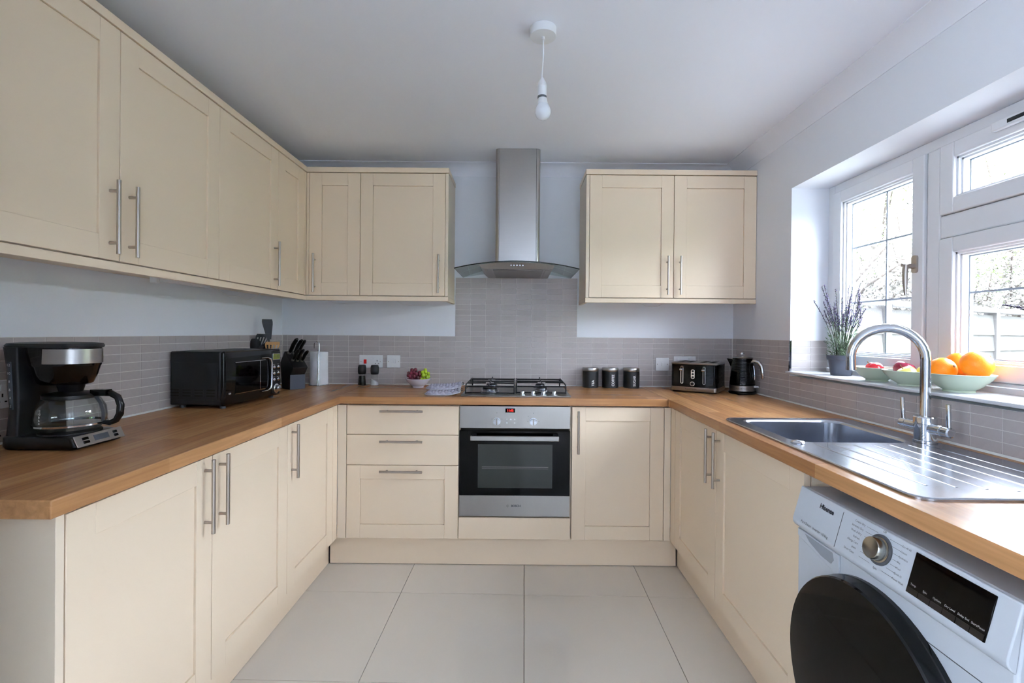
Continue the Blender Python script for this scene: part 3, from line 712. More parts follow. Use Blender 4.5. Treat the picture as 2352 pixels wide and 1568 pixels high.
for x in (.337, .395, .452, .511):
    obj('knob', B().lathe((x, -.528, zt), [(.020, 0), (.020, .003), (.0125, .004), (.0115, .020), (.0105, .022)], 24), 'chrome', t)
zg = ZT+.056
def grate(x0, x1, y0, y1, bs):
    b = B(); r = .0042
    for x in (x0, x1):
        b.tube([(x, y0, zt+.001), (x, y0+.006, zg-.012), (x, y0+.03, zg), (x, y1-.03, zg), (x, y1-.004, zg-.012), (x, y1, zt+.001)], r, 6)
    b.tube([(x0, y0, zt+.006), (x1, y0, zt+.006)], r*.9, 6); b.tube([(x0, y0+.012, zg-.010), (x1, y0+.012, zg-.010)], r, 6)
    b.tube([(x0, y1-.012, zg-.006), (x1, y1-.012, zg-.006)], r, 6); b.tube([(x0, (y0+y1)/2, zg), (x1, (y0+y1)/2, zg)], r, 6)
    for x, y, rr_ in bs:
        b.tube([(x0, y, zg), (x-rr_*.45, y, zg+.001)], r, 6); b.tube([(x+rr_*.45, y, zg+.001), (x1, y, zg)], r, 6)
        b.tube([(x, y-.105, zg), (x, y-rr_*.45, zg+.001)], r, 6); b.tube([(x, y+rr_*.45, zg+.001), (x, min(y+.105, y1-.012), zg)], r, 6)
        b.tube([(x, min(y+.100, y1-.012), zg-.004), (x, min(y+.100, y1-.012), zg+.008)], [r, r*.8], 6)
    obj('pan_support', b, 'black_satin', t)
grate(.022, .292, -.50, -.075, [(BR[0][0], BR[0][1]+.01, .05), (BR[1][0], BR[1][1], .05)])
grate(.304, .580, -.47, -.075, [(BR[2][0], BR[2][1], .05), (BR[3][0], BR[3][1], .05)])

# ------------------------------------------------------------------ sink and tap
t = thing('sink', (1.4, -1.66, ZT), 'stainless steel inset sink with ribbed draining board', 'sink')
zs = ZT+.0055
SX0, SX1, SY0, SY1 = 1.153, 1.663, -2.150, -1.180
bx0, bx1, by0, by1 = 1.212, 1.585, -1.612, -1.222
def loop(x0, x1, y0, y1, r, z, n=6): return [Vector((p[0], p[1], z)) for p in rrect(x0, x1, y0, y1, r, n)]
b = B()
# outer lip
b.ring([loop(SX0, SX1, SY0, SY1, .045, ZT+.0004), loop(SX0, SX1, SY0, SY1, .045, zs-.001), loop(SX0+.003, SX1-.003, SY0+.003, SY1-.003, .043, zs+.0012),
        loop(SX0+.009, SX1-.009, SY0+.009, SY1-.009, .040, zs+.0002)], cap=False)
# deck with bowl hole: bridge the outer loop to the bowl loop
o1 = loop(SX0+.009, SX1-.009, SY0+.009, SY1-.009, .040, zs+.0002); o2 = loop(bx0-.010, bx1+.010, by0-.010, by1+.010, .060, zs)
b.ring([o1, o2], cap=False)
b.ring([o2, loop(bx0-.004, bx1+.004, by0-.004, by1+.004, .056, zs-.002), loop(bx0, bx1, by0, by1, .055, zs-.008), loop(bx0+.006, bx1-.006, by0+.006, by1-.006, .052, zs-.13),
        loop(bx0+.020, bx1-.020, by0+.020, by1-.020, .045, zs-.155), loop(bx0+.055, bx1-.055, by0+.055, by1-.055, .03, zs-.160)], cap=False)
q = loop(bx0+.055, bx1-.055, by0+.055, by1-.055, .03, zs-.160); b.add(q, [tuple(range(len(q)))])
obj('bowl_and_deck', b, 'sink_steel', t, ang=25)
for k in range(7):
    x = 1.245 + .058*k; r = B()
    y1 = -1.655; y0 = -2.095 + .012*abs(k-3)
    r.prism([(x-.0045, 0), (x-.0025, .0010), (x, .0014), (x+.0025, .0010), (x+.0045, 0)], lambda p, q, s: (p, s, zs+.0003+q), y0, y1)
    obj('drainer_rib', r, 'sink_steel', t, ang=60)
obj('waste_plug', B().lathe((1.40, -1.42, zs-.160), [(.042, 0), (.042, .002), (.034, .004), (.012, .003)], 28), 'chrome', t)
obj('popup_knob', B().lathe((1.200, -1.632, zs), [(.020, 0), (.021, .003), (.017, .007), (.006, .009)], 24), 'chrome', t)
TXp, TYp = 1.626, -1.605
t = thing('mixer_tap', (TXp, TYp, zs), 'chrome swan neck mixer tap with two levers behind the sink', 'tap')
zb = zs+.0008
obj('tap_body', B().lathe((TXp, TYp, zb), [(.033, 0), (.033, .006), (.029, .008), (.029, .058), (.0315, .060), (.0315, .080), (.029, .083), (.016, .084)], 32), 'chrome', t)
dx, dy = -math.cos(math.radians(30)), math.sin(math.radians(30))
R = .1; z0, z1 = zb+.084, 1.196
pts = [(TXp, TYp, z0), (TXp, TYp, (z0+z1)/2), (TXp, TYp, z1)]
for k in range(1, 17):
    a = math.pi*k/16*1.04; s = R-R*math.cos(a); pts.append((TXp+dx*s, TYp+dy*s, z1+R*math.sin(a)*1.02))
e = Vector(pts[-1]); e2 = e + (e-Vector(pts[-2])).normalized()*.018; pts.append(tuple(e2))
obj('spout', B().tube(pts, .0145, 20), 'chrome', t, ang=50)
obj('nozzle', B().cyl(tuple(e2), tuple(e2+(e2-e).normalized()*.012), .0155, n=20), 'chrome', t)
for s in (-1, 1):
    zl = zb+.047
    a = obj('lever', B().lathe_ax((TXp, TYp+s*.026, zl), [(.017, 0), (.017, .040), (.014, .041), (.014, .044), (.016, .045), (.016, .066), (.012, .069)], (0, s, 0), 24), 'chrome', t)
    obj('lever_rod', B().cyl((TXp, TYp+s*.086, zl+.010), (TXp-.004, TYp+s*.088, zl+.086), .0062, .0068, n=16), 'chrome', a)

# ------------------------------------------------------------------ washer dryer
t = thing('washer_dryer', (1.4, -2.09, 0), 'white washer dryer with a large round black door under the right worktop', 'washing machine')
WYa, WYb = -2.390, -1.788
obj('cabinet', B().prism([(1.112, .012), (1.112, .730), (1.128, .842), (1.70, .842), (1.70, .012)], lambda p, q, s: (p, s, q), WYa, WYb), 'washer_white', t, bev=.006, seg=3)
Pt, Pb = Vector((1.121, 0, .843)), Vector((1.096, 0, .752))
fas = obj('control_fascia', B().prism([(1.126, .8425), (Pt.x, Pt.z), (Pb.x, Pb.z), (1.097, .742), (1.103, .734), (1.1115, .728)], lambda p, q, s: (p, s, q), WYa, WYb), 'washer_white', t, bev=.004, seg=3)
vdir = (Pt-Pb).normalized(); U = Vector((0, -1, 0)); ND = U.cross(vdir)
def fpt(y, s, l=0): return Pb + vdir*s + Vector((0, y, 0)) + ND*l
def fquad(b, y0, y1, s0, s1, l0, l1):
    vs = [fpt(y, s, l) for l in (l0, l1) for y, s in ((y0, s0), (y1, s0), (y1, s1), (y0, s1))]
    return b.add(vs, [(0, 3, 2, 1), (4, 5, 6, 7), (0, 1, 5, 4), (1, 2, 6, 5), (2, 3, 7, 6), (3, 0, 4, 7)])
lettering('brand_lettering', 'Hisense', .0175, fpt(-1.912, .070, .0008), U, vdir, 'print_dark', t, bold=.0006)
lettering('lettering', 'Pure Steam   Inverter  10/6kg', .0095, fpt(-1.885, .006, .0008), U, vdir, 'print_dark', t)
obj('drawer_seam', fquad(B(), -1.9705, -1.9695, -.004, .086, .0002, .0009), 'grey_plastic', t, smooth=False)
dw = obj('detergent_drawer', B().prism([(-1.795, .726), (-1.795, .706), (-1.963, .672), (-1.969, .680), (-1.969, .726)], YZ, 1.1075, 1.1125), 'washer_white', t, bev=.0015)
obj('recess_shade', B().prism([(-1.83+.0, .722), (-1.85, .708), (-1.90, .694), (-1.94, .692), (-1.95, .705), (-1.945, .722)], YZ, 1.1068, 1.1078), 'scoop_shade', dw)  # flat grey patch; the scoop's shading is put into its colour
obj('front_seam', B().prism([(-1.97, .676), (-1.97, .6745), (-2.386, .6745), (-2.386, .676)], YZ, 1.1112, 1.1123), 'grey_plastic', t, smooth=False)
kc = fpt(-2.102, .050)
obj('program_knob', B().lathe_ax(kc, [(.0275, .0004), (.0275, .005), (.0245, .006), (.0240, .021), (.0225, .024), (.021, .0235)], ND, 40), 'brushed_knob', t)
obj('knob_ring', B().lathe_ax(kc, [(.0330, .0002), (.0330, .0035), (.0285, .0035)], ND, 40), 'grey_plastic', t)
lw = B(); LF = ['Cotton Dry', 'Synthetic Dry', 'Wash & Dry', 'Refresh', 'Allergy Care', 'Jeans', 'Drum Clean']
RT = ['Eco 40-60', 'Cotton', 'Synthetics', 'Mix', 'Wool', 'Quick 15', 'Power Wash']
for k in range(7):
    s = .086 - .0118*k
    lettering('lettering', LF[k], .0068, fpt(-2.046+.0018*k, s-.004, .0008), U, vdir, 'print_dark', t, 'RIGHT')
    lettering('lettering', RT[k], .0056, fpt(-2.153+.0006*k, s-.004, .0008), U, vdir, 'print_dark', t, 'LEFT')
    a = math.radians(118+ k*24); c1 = (math.cos(a)*.036, math.sin(a)*.036)
    for sg in (-1, 1):
        y0 = -2.102 - sg*.036*abs(math.cos(math.radians(62-20.6*k))); y1 = -2.102 - sg*.051
        lw.add([fpt(y0, s-.004-.0003, .0009), fpt(y1, s-.004-.0003, .0009), fpt(y1, s-.004+.0003, .0009), fpt(y0, s-.004+.0003, .0009)], [(0, 1, 2, 3)])
obj('dial_line', lw, 'print_dark', t, smooth=False)
lettering('lettering', 'Off', .0068, fpt(-2.102, .0905, .0008), U, vdir, 'print_dark', t)
lettering('lettering', 'Spin', .0068, fpt(-2.102, .008, .0008), U, vdir, 'print_dark', t)
dp = obj('display_panel', fquad(B(), -2.188, -2.352, .004, .086, -.001, .0022), 'black_glass', t, bev=.0012)
for k, w in enumerate(['Temp.', 'Spin', 'Options', 'Dry Level', 'Delay End', 'Start/Pause']):
    lettering('lettering', w, .0054, fpt(-2.203-.0268*k, .0235, .003), U, vdir, 'print_light', t)
    obj('touch_key', fquad(B(), -2.190-.0270*k, -2.2155-.0270*k, .005, .016, .0022, .0027), 'grey_plastic' if k > 9 else 'black_plastic', t, smooth=False)
ds = Vector((1.1115, -2.09, .447))
obj('door_rim', B().lathe_ax(ds, [(.264, 0), (.264, .010), (.262, .014), (.260, .040), (.256, .045)], (-1, 0, 0), 72), 'black_gloss', t, ang=25)
obj('door_face', B().lathe_ax(ds + Vector((-.040, 0, 0)), [(.257, 0), (.2565, .005), (.21, .010), (.12, .013), (.04, .014)], (-1, 0, 0), 72), 'washer_door', t, ang=40)
obj('leg', B().cyl((1.16, -1.83, 0), (1.16, -1.83, .012), .02, n=12), 'black_plastic', t); obj('leg', B().cyl((1.16, -2.35, 0), (1.16, -2.35, .012), .02, n=12), 'black_plastic', t)
obj('leg', B().cyl((1.65, -1.83, 0), (1.65, -1.83, .012), .02, n=12), 'black_plastic', t); obj('leg', B().cyl((1.65, -2.35, 0), (1.65, -2.35, .012), .02, n=12), 'black_plastic', t)

# ------------------------------------------------------------------ pendant light
t = thing('pendant_light', (.389, -1.42, ZC), 'white pendant lamp holder hanging on a short cord from the ceiling rose', 'light')
obj('ceiling_rose', B().lathe((.389, -1.435, ZC-.030), [(.030, -.0005), (.046, 0), (.0475, .004), (.0475, .029)], 40).lathe((.389, -1.435, ZC-.040), [(.006, 0), (.006, .010)], 12), 'white_plastic', t, ang=40)
obj('cord', B().tube([(.389, -1.435, ZC-.038), (.391, -1.433, ZC-.09), (.388, -1.425, ZC-.14), (.386, -1.42, 2.188)], .0022, 8), 'white_plastic', t)
obj('lamp_holder', B().lathe((.388, -1.42, 2.125), [(.0165, 0), (.0165, .030), (.0172, .031), (.0172, .036), (.015, .048), (.008, .060), (.0035, .068)], 28), 'white_plastic', t, ang=40)
obj('holder_ring', B().lathe((.388, -1.42, 2.118), [(.0155, 0), (.0165, .002), (.0165, .0068)], 28), 'grey_plastic', t)
t = thing('light_bulb', (.391, -1.42, 2.04), 'unlit white frosted light bulb in the pendant lamp holder', 'light bulb')
obj('bulb_collar', B().lathe((.3895, -1.42, 2.095), [(.020, 0), (.0165, .018), (.0155, .0225)], 28), 'white_plastic', t)
obj('bulb_glass', B().lathe((.391, -1.42, 2.040), [(.003, 0), (.014, .003), (.023, .011), (.0285, .022), (.029, .032), (.0265, .042), (.0215, .052), (.020, .055)], 32), 'bulb_white', t, ang=60)

# ------------------------------------------------------------------ coffee maker
t = thing('coffee_maker', (-1.07, -1.715, ZT), 'black filter coffee maker with glass jug at the near end of the left worktop', 'coffee maker')
cx, cy = -1.035, -1.715
def stad(x0, x1, hw, r0, r1, sc=1.0):
    pts = []
    for k in range(7):
        a = math.pi/2 + math.pi/2*k/6; pts.append((x0+r0+r0*math.cos(a), cy+hw-r0+r0*math.sin(a)))
    for k in range(7):
        a = math.pi + math.pi/2*k/6; pts.append((x0+r0+r0*math.cos(a), cy-hw+r0+r0*math.sin(a)))
    for k in range(7):
        a = -math.pi/2 + math.pi/2*k/6; pts.append((x1-r1+r1*math.cos(a), cy-hw+r1+r1*math.sin(a)))
    for k in range(7):
        a = math.pi/2*k/6; pts.append((x1-r1+r1*math.cos(a), cy+hw-r1+r1*math.sin(a)))
    return pts
lev = lambda pts, z: [Vector((p[0], p[1], z)) for p in pts]
obj('base', B().ring([lev(stad(-1.175, -.948, .082, .045, .012), ZT+.003), lev(stad(-1.178, -.943, .085, .045, .012), ZT+.010), lev(stad(-1.178, -.955, .084, .045, .012), ZT+.034), lev(stad(-1.175, -.975, .081, .045, .02), ZT+.038)]), 'black_plastic', t, ang=40)
obj('foot', B().cyl((-.97, cy-.06, ZT), (-.97, cy-.06, ZT+.006), .01, n=10).cyl((-.97, cy+.06, ZT), (-.97, cy+.06, ZT+.006), .01, n=10).cyl((-1.17, cy-.03, ZT), (-1.17, cy-.03, ZT+.006), .01, n=10).cyl((-1.17, cy+.03, ZT), (-1.17, cy+.03, ZT+.006), .01, n=10), 'black_plastic', t)
obj('column', B().ring([lev(stad(-1.172, -1.118, .078, .040, .006), ZT+.036), lev(stad(-1.167, -1.118, .074, .038, .006), ZT+.12), lev(stad(-1.175, -1.118, .077, .040, .006), ZT+.24), lev(stad(-1.181, -1.118, .079, .040, .006), ZT+.293)]), 'black_satin', t, ang=40)
obj('water_gauge', B().add([(-1.140, cy-.0745, ZT+.115), (-1.131, cy-.0765, ZT+.115), (-1.134, cy-.0820, ZT+.252), (-1.144, cy-.0790, ZT+.252), (-1.140, cy-.060, ZT+.115), (-1.131, cy-.060, ZT+.115), (-1.134, cy-.060, ZT+.252), (-1.144, cy-.060, ZT+.252)],
    [(0, 1, 2, 3), (7, 6, 5, 4), (0, 4, 5, 1), (1, 5, 6, 2), (2, 6, 7, 3), (3, 7, 4, 0)]), 'gauge', t)
for k, s in enumerate(('2', '4', '6', '8', '10', '12')):
    lettering('gauge_mark', s, .010, (-1.136-.0006*k, cy-.0765-.0008*k, ZT+.125+.0235*k), (1, 0, 0), (0, 0, 1), 'water_print', t, lift=.001)
hd = lambda r, z, x0: lev(stad(x0, cx+r, r, .04, r*.98), z)
obj('brew_head', B().ring([hd(.046, ZT+.182, -1.110), hd(.052, ZT+.186, -1.112), hd(.062, ZT+.212, -1.113), hd(.068, ZT+.236, -1.115), hd(.070, ZT+.240, -1.117), hd(.071, ZT+.292, -1.13)]), 'black_gloss', t, ang=40)
obj('lid', B().ring([hd(.075, ZT+.292, -1.180), hd(.077, ZT+.297, -1.182), hd(.074, ZT+.304, -1.178), hd(.055, ZT+.307, -1.16)]), 'black_satin', t, ang=40)
arc = [(cx+.0732*math.cos(a), cy+.0732*math.sin(a)) for a in [math.radians(-112+k*150/20) for k in range(21)]]
arc2 = [(cx+.0695*math.cos(a), cy+.0695*math.sin(a)) for a in [math.radians(-112+k*150/20) for k in range(21)]][::-1]
obj('steel_band', B().prism(arc+arc2, XY, ZT+.245, ZT+.288), 'steel', t, ang=40)
obj('drip_spout', B().lathe((cx, cy, ZT+.160), [(.028, 0), (.034, .022)], 24), 'black_plastic', t)
obj('hot_plate', B().lathe((cx, cy, ZT+.0385), [(.074, 0), (.074, .004), (.066, .006)], 40), 'black_satin', t)
cpn = obj('control_face', B().prism([(-.9555, .038), (-.9415, .008), (-.9385, .009), (-.9525, .040)], lambda p, q, s: (p, s, ZT+q), cy-.082, cy+.082), 'steel', t, bev=.001)
vd = Vector((-.014, 0, .031)).normalized(); Uc = Vector((0, 1, 0))
def cq(y0, y1, s0, s1, l): 
    n = Vector((1, 0, .45)).normalized(); P = Vector((-.9385, cy, ZT+.009)); vs = []
    for q in (-.0005, l):
        for y, s in ((y0, s0), (y1, s0), (y1, s1), (y0, s1)): vs.append(P + vd*s + Uc*y + n*q)
    return B().add(vs, [(0, 3, 2, 1), (4, 5, 6, 7), (0, 1, 5, 4), (1, 2, 6, 5), (2, 3, 7, 6), (3, 0, 4, 7)])
obj('clock_display', cq(-.022, .028, .009, .026, .001), 'gauge', t); obj('button', cq(-.060, -.040, .007, .015, .002), 'black_gloss', t, bev=.001); obj('button', cq(-.060, -.040, .018, .026, .002), 'black_gloss', t, bev=.001)
obj('button', cq(.045, .060, .007, .015, .002), 'black_gloss', t, bev=.001); obj('button', cq(.045, .060, .018, .026, .002), 'black_gloss', t, bev=.001)
lettering('clock_digits', '12:00', .011, Vector((-.9385, cy+.003, ZT+.009)) + vd*.0175 + Vector((.0012, 0, .0006)), Uc, vd, 'print_dark', t, lift=.0006)
j = thing('coffee_jug', (cx, cy, ZT+.045), 'empty glass coffee jug with black handle standing in the coffee maker', 'jug')
zj = ZT+.0452
obj('glass_body', B().lathe((cx, cy, zj), [(.055, .0), (.070, .004), (.083, .018), (.0855, .040), (.082, .068), (.070, .090), (.060, .100), (.062, .106)], 48, cap=False)
    .lathe((cx, cy, zj), [(.0535, .0015), (.068, .006), (.081, .019), (.0835, .040), (.080, .067), (.068, .089), (.058, .100)], 48, cap=False), 'carafe_glass', j, ang=80)
obj('glass_base', B().lathe((cx, cy, zj), [(.002, .0005), (.055, .0005), (.070, .0045)], 40, cap=False), 'carafe_glass', j)
obj('metal_band', B().lathe((cx, cy, zj), [(.0845, .016), (.0862, .017), (.0866, .022), (.0850, .023)], 48, cap=False), 'chrome', j)
obj('jug_collar', B().lathe((cx, cy, zj), [(.0615, .094), (.066, .096), (.066, .106), (.062, .108)], 40, cap=False), 'black_plastic', j)
obj('jug_lid', B().lathe((cx, cy, zj), [(.061, .104), (.062, .108), (.050, .112), (.012, .113)], 40), 'black_plastic', j)
ha = math.radians(8); hx, hy = math.cos(ha), math.sin(ha)
P = lambda r, z: (cx+hx*r, cy+hy*r, zj+z)
hb_ = B()
hp = [P(.060, .108), P(.082, .110), P(.108, .108), P(.127, .096), P(.135, .072), P(.133, .045), P(.123, .026), P(.105, .018), P(.088, .020)]
hb_.tube(hp, [.010, .011, .010, .010, .010, .010, .009, .008, .006], 10)
hb_.box(cx+.058, cx+.105, cy-.012+hy*.07, cy+.012+hy*.07, zj+.104, zj+.120)
obj('jug_handle', hb_, 'black_gloss', j, ang=60)
obj('handle_strap', B().tube([P(.066, .100), P(.080, .078), P(.0875, .050), P(.0868, .024)], .0045, 8), 'grey_plastic', j)
lettering('jug_mark', '12\n10\n8\n6\n4', .009, (cx-.01, cy-.0872, zj+.050), (1, 0, 0), (0, 0, 1), 'print_white', j)
obj('power_cable', B().tube([(-1.222, -1.74, ZT+.03), (-1.228, -1.79, ZT+.012), (-1.215, -1.84, ZT+.0045), (-1.19, -1.88, ZT+.0042), (-1.21, -1.93, ZT+.0042)], .0035, 8), 'black_plastic', label='black power cable lying behind the coffee maker', cat='cable')

# ------------------------------------------------------------------ microwave
t = thing('microwave', (-1.0816, -.834, ZT), 'black retro microwave oven with chrome trim on the left worktop', 'microwave', rz=math.radians(85.2))
w, dp_, z0, z1 = .215, .131, .014, .252
obj('casing', B().box(-w+.004, w-.004, -dp_+.026, dp_, z0, z1), 'black_satin', t, bev=.006, seg=3)
fr = obj('front_frame', B().box(-w, w, -dp_+.006, -dp_+.026, z0-.002, z1+.002), 'black_gloss', t, bev=.012, seg=4)
# door: slightly bowed front panel
def bow(u, v): x = L_(-w+.004, .128, u); z = L_(z0+.004, z1-.004, v); return (x, -dp_+.006 - .007*math.sin(math.pi*v)**.5 if 0 < v < 1 else -dp_+.006, z)
dr = obj('door', B().slab(bow, lambda u, v: (bow(u, v)[0], -dp_+.008, bow(u, v)[2]), 2, 12), 'black_gloss', t, ang=60)
yd = -dp_-.0015
obj('door_window', B().box(-.150, .086, yd-.0006, yd+.004, z0+.046, z1-.050), 'black_glass', dr, bev=.002)
for a, c, d, e in ((-.152, .072, z1-.051, z1-.049), (-.152, .072, z0+.045, z0+.047), (.030, .0325, z0+.047, z1-.051)):
    obj('window_trim', B().box(a, c, yd-.0012, yd-.0006, d, e), 'chrome', dr)
tr = [(.040, yd-.002, z1-.040), (.085, yd-.004, z1-.040), (.106, yd-.006, z1-.048), (.114, yd-.007, z1-.066), (.114, yd-.008, (z0+z1)/2), (.114, yd-.007, z0+.060), (.106, yd-.006, z0+.042), (.085, yd-.004, z0+.034), (.040, yd-.002, z0+.034)]
obj('door_handle', B().tube(tr, [.002, .003, .0048, .0052, .0052, .0052, .0048, .003, .002], 10), 'chrome', dr, ang=60)
lettering('badge', 'RH', .012, (-.190, yd-.002, z0+.052), (1, 0, 0), (0, 0, 1), 'print_light', dr)
yc = -dp_+.0058
ctl = obj('control_strip', B().box(.132, w-.006, yc-.0025, yc+.002, z0+.012, z1-.012), 'black_plastic', t, bev=.002)
obj('clock_bezel', B().box(.140, .202, yc-.0045, yc-.0025, z1-.055, z1-.022), 'chrome', t, bev=.001)
obj('clock_display', B().box(.143, .199, yc-.0052, yc-.0045, z1-.052, z1-.025), 'led_green', t)
lettering('clock_digits', '11:02', .020, (.171, yc-.0052, z1-.0385), (1, 0, 0), (0, 0, 1), 'print_dark', t)
for r in range(3):
    for cc in range(2):
        x = .152+.036*cc; z = z1-.092-.032*r
        obj('button', B().lathe_ax((x, yc-.0025, z), [(.0085, 0), (.0085, .003), (.006, .006), (.002, .007)], (0, -1, 0), 18), 'chrome', t)
        obj('button_mark', B().box(x-.010, x+.010, yc-.0030, yc-.0025, z+.013, z+.0145), 'print_light', t)
k = obj('dial', B().lathe_ax((.170, yc-.0025, z0+.036), [(.024, 0), (.024, .004), (.018, .006), (.016, .020), (.013, .022)], (0, -1, 0), 28), 'chrome', t)
for i in range(4):
    x0 = dp_-.010
    for q in range(3):
        yv = -dp_+.050+.056*i
        obj('vent_slot', B().box(-w+.0032, -w+.0042, yv, yv+.040, z0+.040+.0125*q, z0+.046+.0125*q), 'shadow_gap', t, smooth=False)
obj('side_embossing', B().box(-w+.0025, -w+.0042, -dp_+.040, -dp_+.0415, z0+.03, z1-.05).box(-w+.0025, -w+.0042, -dp_+.0415, dp_-.02, z1-.0515, z1-.05).box(-w+.0025, -w+.0042, -dp_+.055, dp_-.04, z0+.024, z0+.0255), 'black_satin', t)
for a in (-.18, .18):
    for c in (-.095, .095): obj('foot', B().cyl((a, c, 0), (a, c, z0+.001), .012, n=12), 'grey_plastic', t)

# ------------------------------------------------------------------ knife block, utensils, paper
t = thing('knife_block', (-1.040, -.268, ZT), 'black knife block between the microwave and the kitchen roll', 'knife block', rz=math.radians(52))
K = lambda p, q, s: (s, p, q)      # local profile in y-z, front is -y
prof = [(-.052, 0), (.046, 0), (.070, .155), (.020, .225), (-.088, .130), (-.052, .085)]
obj('block', B().prism(prof, K, -.045, .045), 'block_black', t, bev=.003)
obj('block_lit_face', B().box(-.0455, .0455, -.0545, -.0525, .001, .086), 'pot_grey', t)  # lower front of the black block, coloured grey to look lit
nrm = Vector((0, -.66, .75)).normalized(); along = Vector((0, -.75, -.66)).normalized()
top0 = Vector((0, .012, .222))
kn = 0
for i, (sx, sa, L, r, cr) in enumerate([(-.024, .014, .125, .0125, .3), (.004, .020, .120, .012, .2), (.028, .016, .112, .0115, .1), (-.026, .075, .095, .010, .0), (-.002, .082, .100, .010, .1), (.024, .086, .092, .010, 0)]):
    p0 = top0 + along*sa + Vector((sx, 0, 0)) + nrm*.0008
    kt = thing('kitchen_knife', tuple((0, 0, 0)), '', 'knife'); bpy.data.objects.remove(kt)
    k = B(); dd = nrm
    pts = [p0, p0+dd*.010, p0+dd*.03+along*.002, p0+dd*L*.6+along*.001, p0+dd*L*.9+along*.008, p0+dd*L+along*.012]
    k.tube(pts, [r*.75, r*.8, r*.95, r, r*.95, r*.6], 10)
    # knives are things of their own: place in world space
    Mx = Matrix.Translation((-1.040, -.268, ZT)) @ Matrix.Rotation(math.radians(52), 4, 'Z')
    k.v = [tuple(Mx @ Vector(v)) for v in k.v]
    b2 = B().tube([p0-dd*.001, p0+dd*.012], r*.85, 10); b2.v = [tuple(Mx @ Vector(v)) for v in b2.v]
    LB = ['large knife with black handle, rear row left of the block', 'large knife with black handle, middle of the rear row', 'large knife with black handle, rear row right of the block',
          'small knife with black handle, front row left of the block', 'small knife with black handle, middle of the front row', 'small knife with black handle, front row right of the block']
    base = Mx @ p0
    kt = thing('kitchen_knife', tuple(base), LB[i], 'knife', 'knives in the knife block')
    obj('handle', k, 'black_plastic', kt, ang=60); obj('bolster', b2, 'steel', kt)
hx0, hy0 = -1.178, -.345
t = thing('utensil_pot', (hx0, hy0, ZT), 'dark utensil pot mostly hidden behind the microwave', 'pot')
obj('pot', B().lathe((hx0, hy0, ZT), [(.050, 0), (.053, .004), (.053, .150), (.049, .150), (.049, .010), (.01, .010)], 32, cap=False), 'black_satin', t, ang=50)
def utensil(nm, lab, a0, a1, head, m, hm=None):
    t = thing(nm, tuple(a0), lab, 'utensil', 'cooking utensils in the pot')
    obj('handle', B().tube([a0, (Vector(a0)+Vector(a1))/2, a1], [.005, .005, .0045], 8), m, t)
    obj('head', head, hm or m, t, ang=60)
zu = ZT+.012
def blade(c, up, side, w0, w1, L, th=.003, n=8, slots=False, curve=0.):
    c, up, side = Vector(c), Vector(up).normalized(), Vector(side).normalized(); nn = up.cross(side)
    b = B(); W = lambda s: L_(w0, w1, min(1, s*1.25)) * (1 if s < .93 else .93)
    P_ = lambda u, v, o: c + up*(v*L) + side*((u-.5)*2*W(v)) + nn*(o + curve*math.sin(math.pi*(u-.5))**2*.02 + curve*.03*v*v)
    if not slots: return b.slab(lambda u, v: P_(u, v, th/2), lambda u, v: P_(u, v, -th/2), 6, n)
    for s in range(5):
        a_, c_ = (s*2)/9, (s*2+1)/9
        b.slab(lambda u, v: P_(L_(a_, c_, u), v, th/2), lambda u, v: P_(L_(a_, c_, u), v, -th/2), 1, n)
    for v0, v1 in ((0, .28), (.80, 1)):
        b.slab(lambda u, v: P_(u, L_(v0, v1, v), th/2+.0003), lambda u, v: P_(u, L_(v0, v1, v), -th/2-.0003), 6, 3)
    return b
sd = Vector((.93, .36, 0))
utensil('spatula', 'black flat spatula standing tallest in the utensil pot', (hx0+.02, hy0+.010, zu), (hx0+.034, hy0-.006, ZT+.300), blade((hx0+.034, hy0-.006, ZT+.296), (-.10, -.02, 1), sd, .011, .028, .118), 'black_satin')
utensil('slotted_turner', 'black slotted turner leaning right in the utensil pot', (hx0-.016, hy0-.014, zu), (hx0-.014, hy0-.032, ZT+.235), blade((hx0-.014, hy0-.032, ZT+.232), (.30, -.02, 1), sd, .018, .036, .098, slots=True, curve=.3), 'black_satin')
lb = B(); lc = Vector((hx0-.044, hy0-.02, ZT+.262))
for k in range(1): lb.ball(lc, .040, 18, 10, (1, .55, 1.0))
utensil('ladle', 'black round ladle at the left of the utensil pot', (hx0-.03, hy0+.012, zu), (hx0-.05, hy0-.004, ZT+.25), lb, 'black_satin')
lb = B(); lb.ball((hx0+.004, hy0+.030, ZT+.245), .030, 16, 8, (1, .4, 1.1))
utensil('serving_spoon', 'black serving spoon behind the slotted turner', (hx0+.004, hy0+.028, zu), (hx0+.004, hy0+.03, ZT+.22), lb, 'black_satin')
utensil('wooden_spatula', 'slotted light wooden spatula at the right of the utensil pot', (hx0+.036, hy0-.012, zu), (hx0+.052, hy0-.020, ZT+.205), blade((hx0+.052, hy0-.020, ZT+.195), (.14, -.03, 1), sd, .020, .038, .088, th=.006, slots=True), 'bamboo')

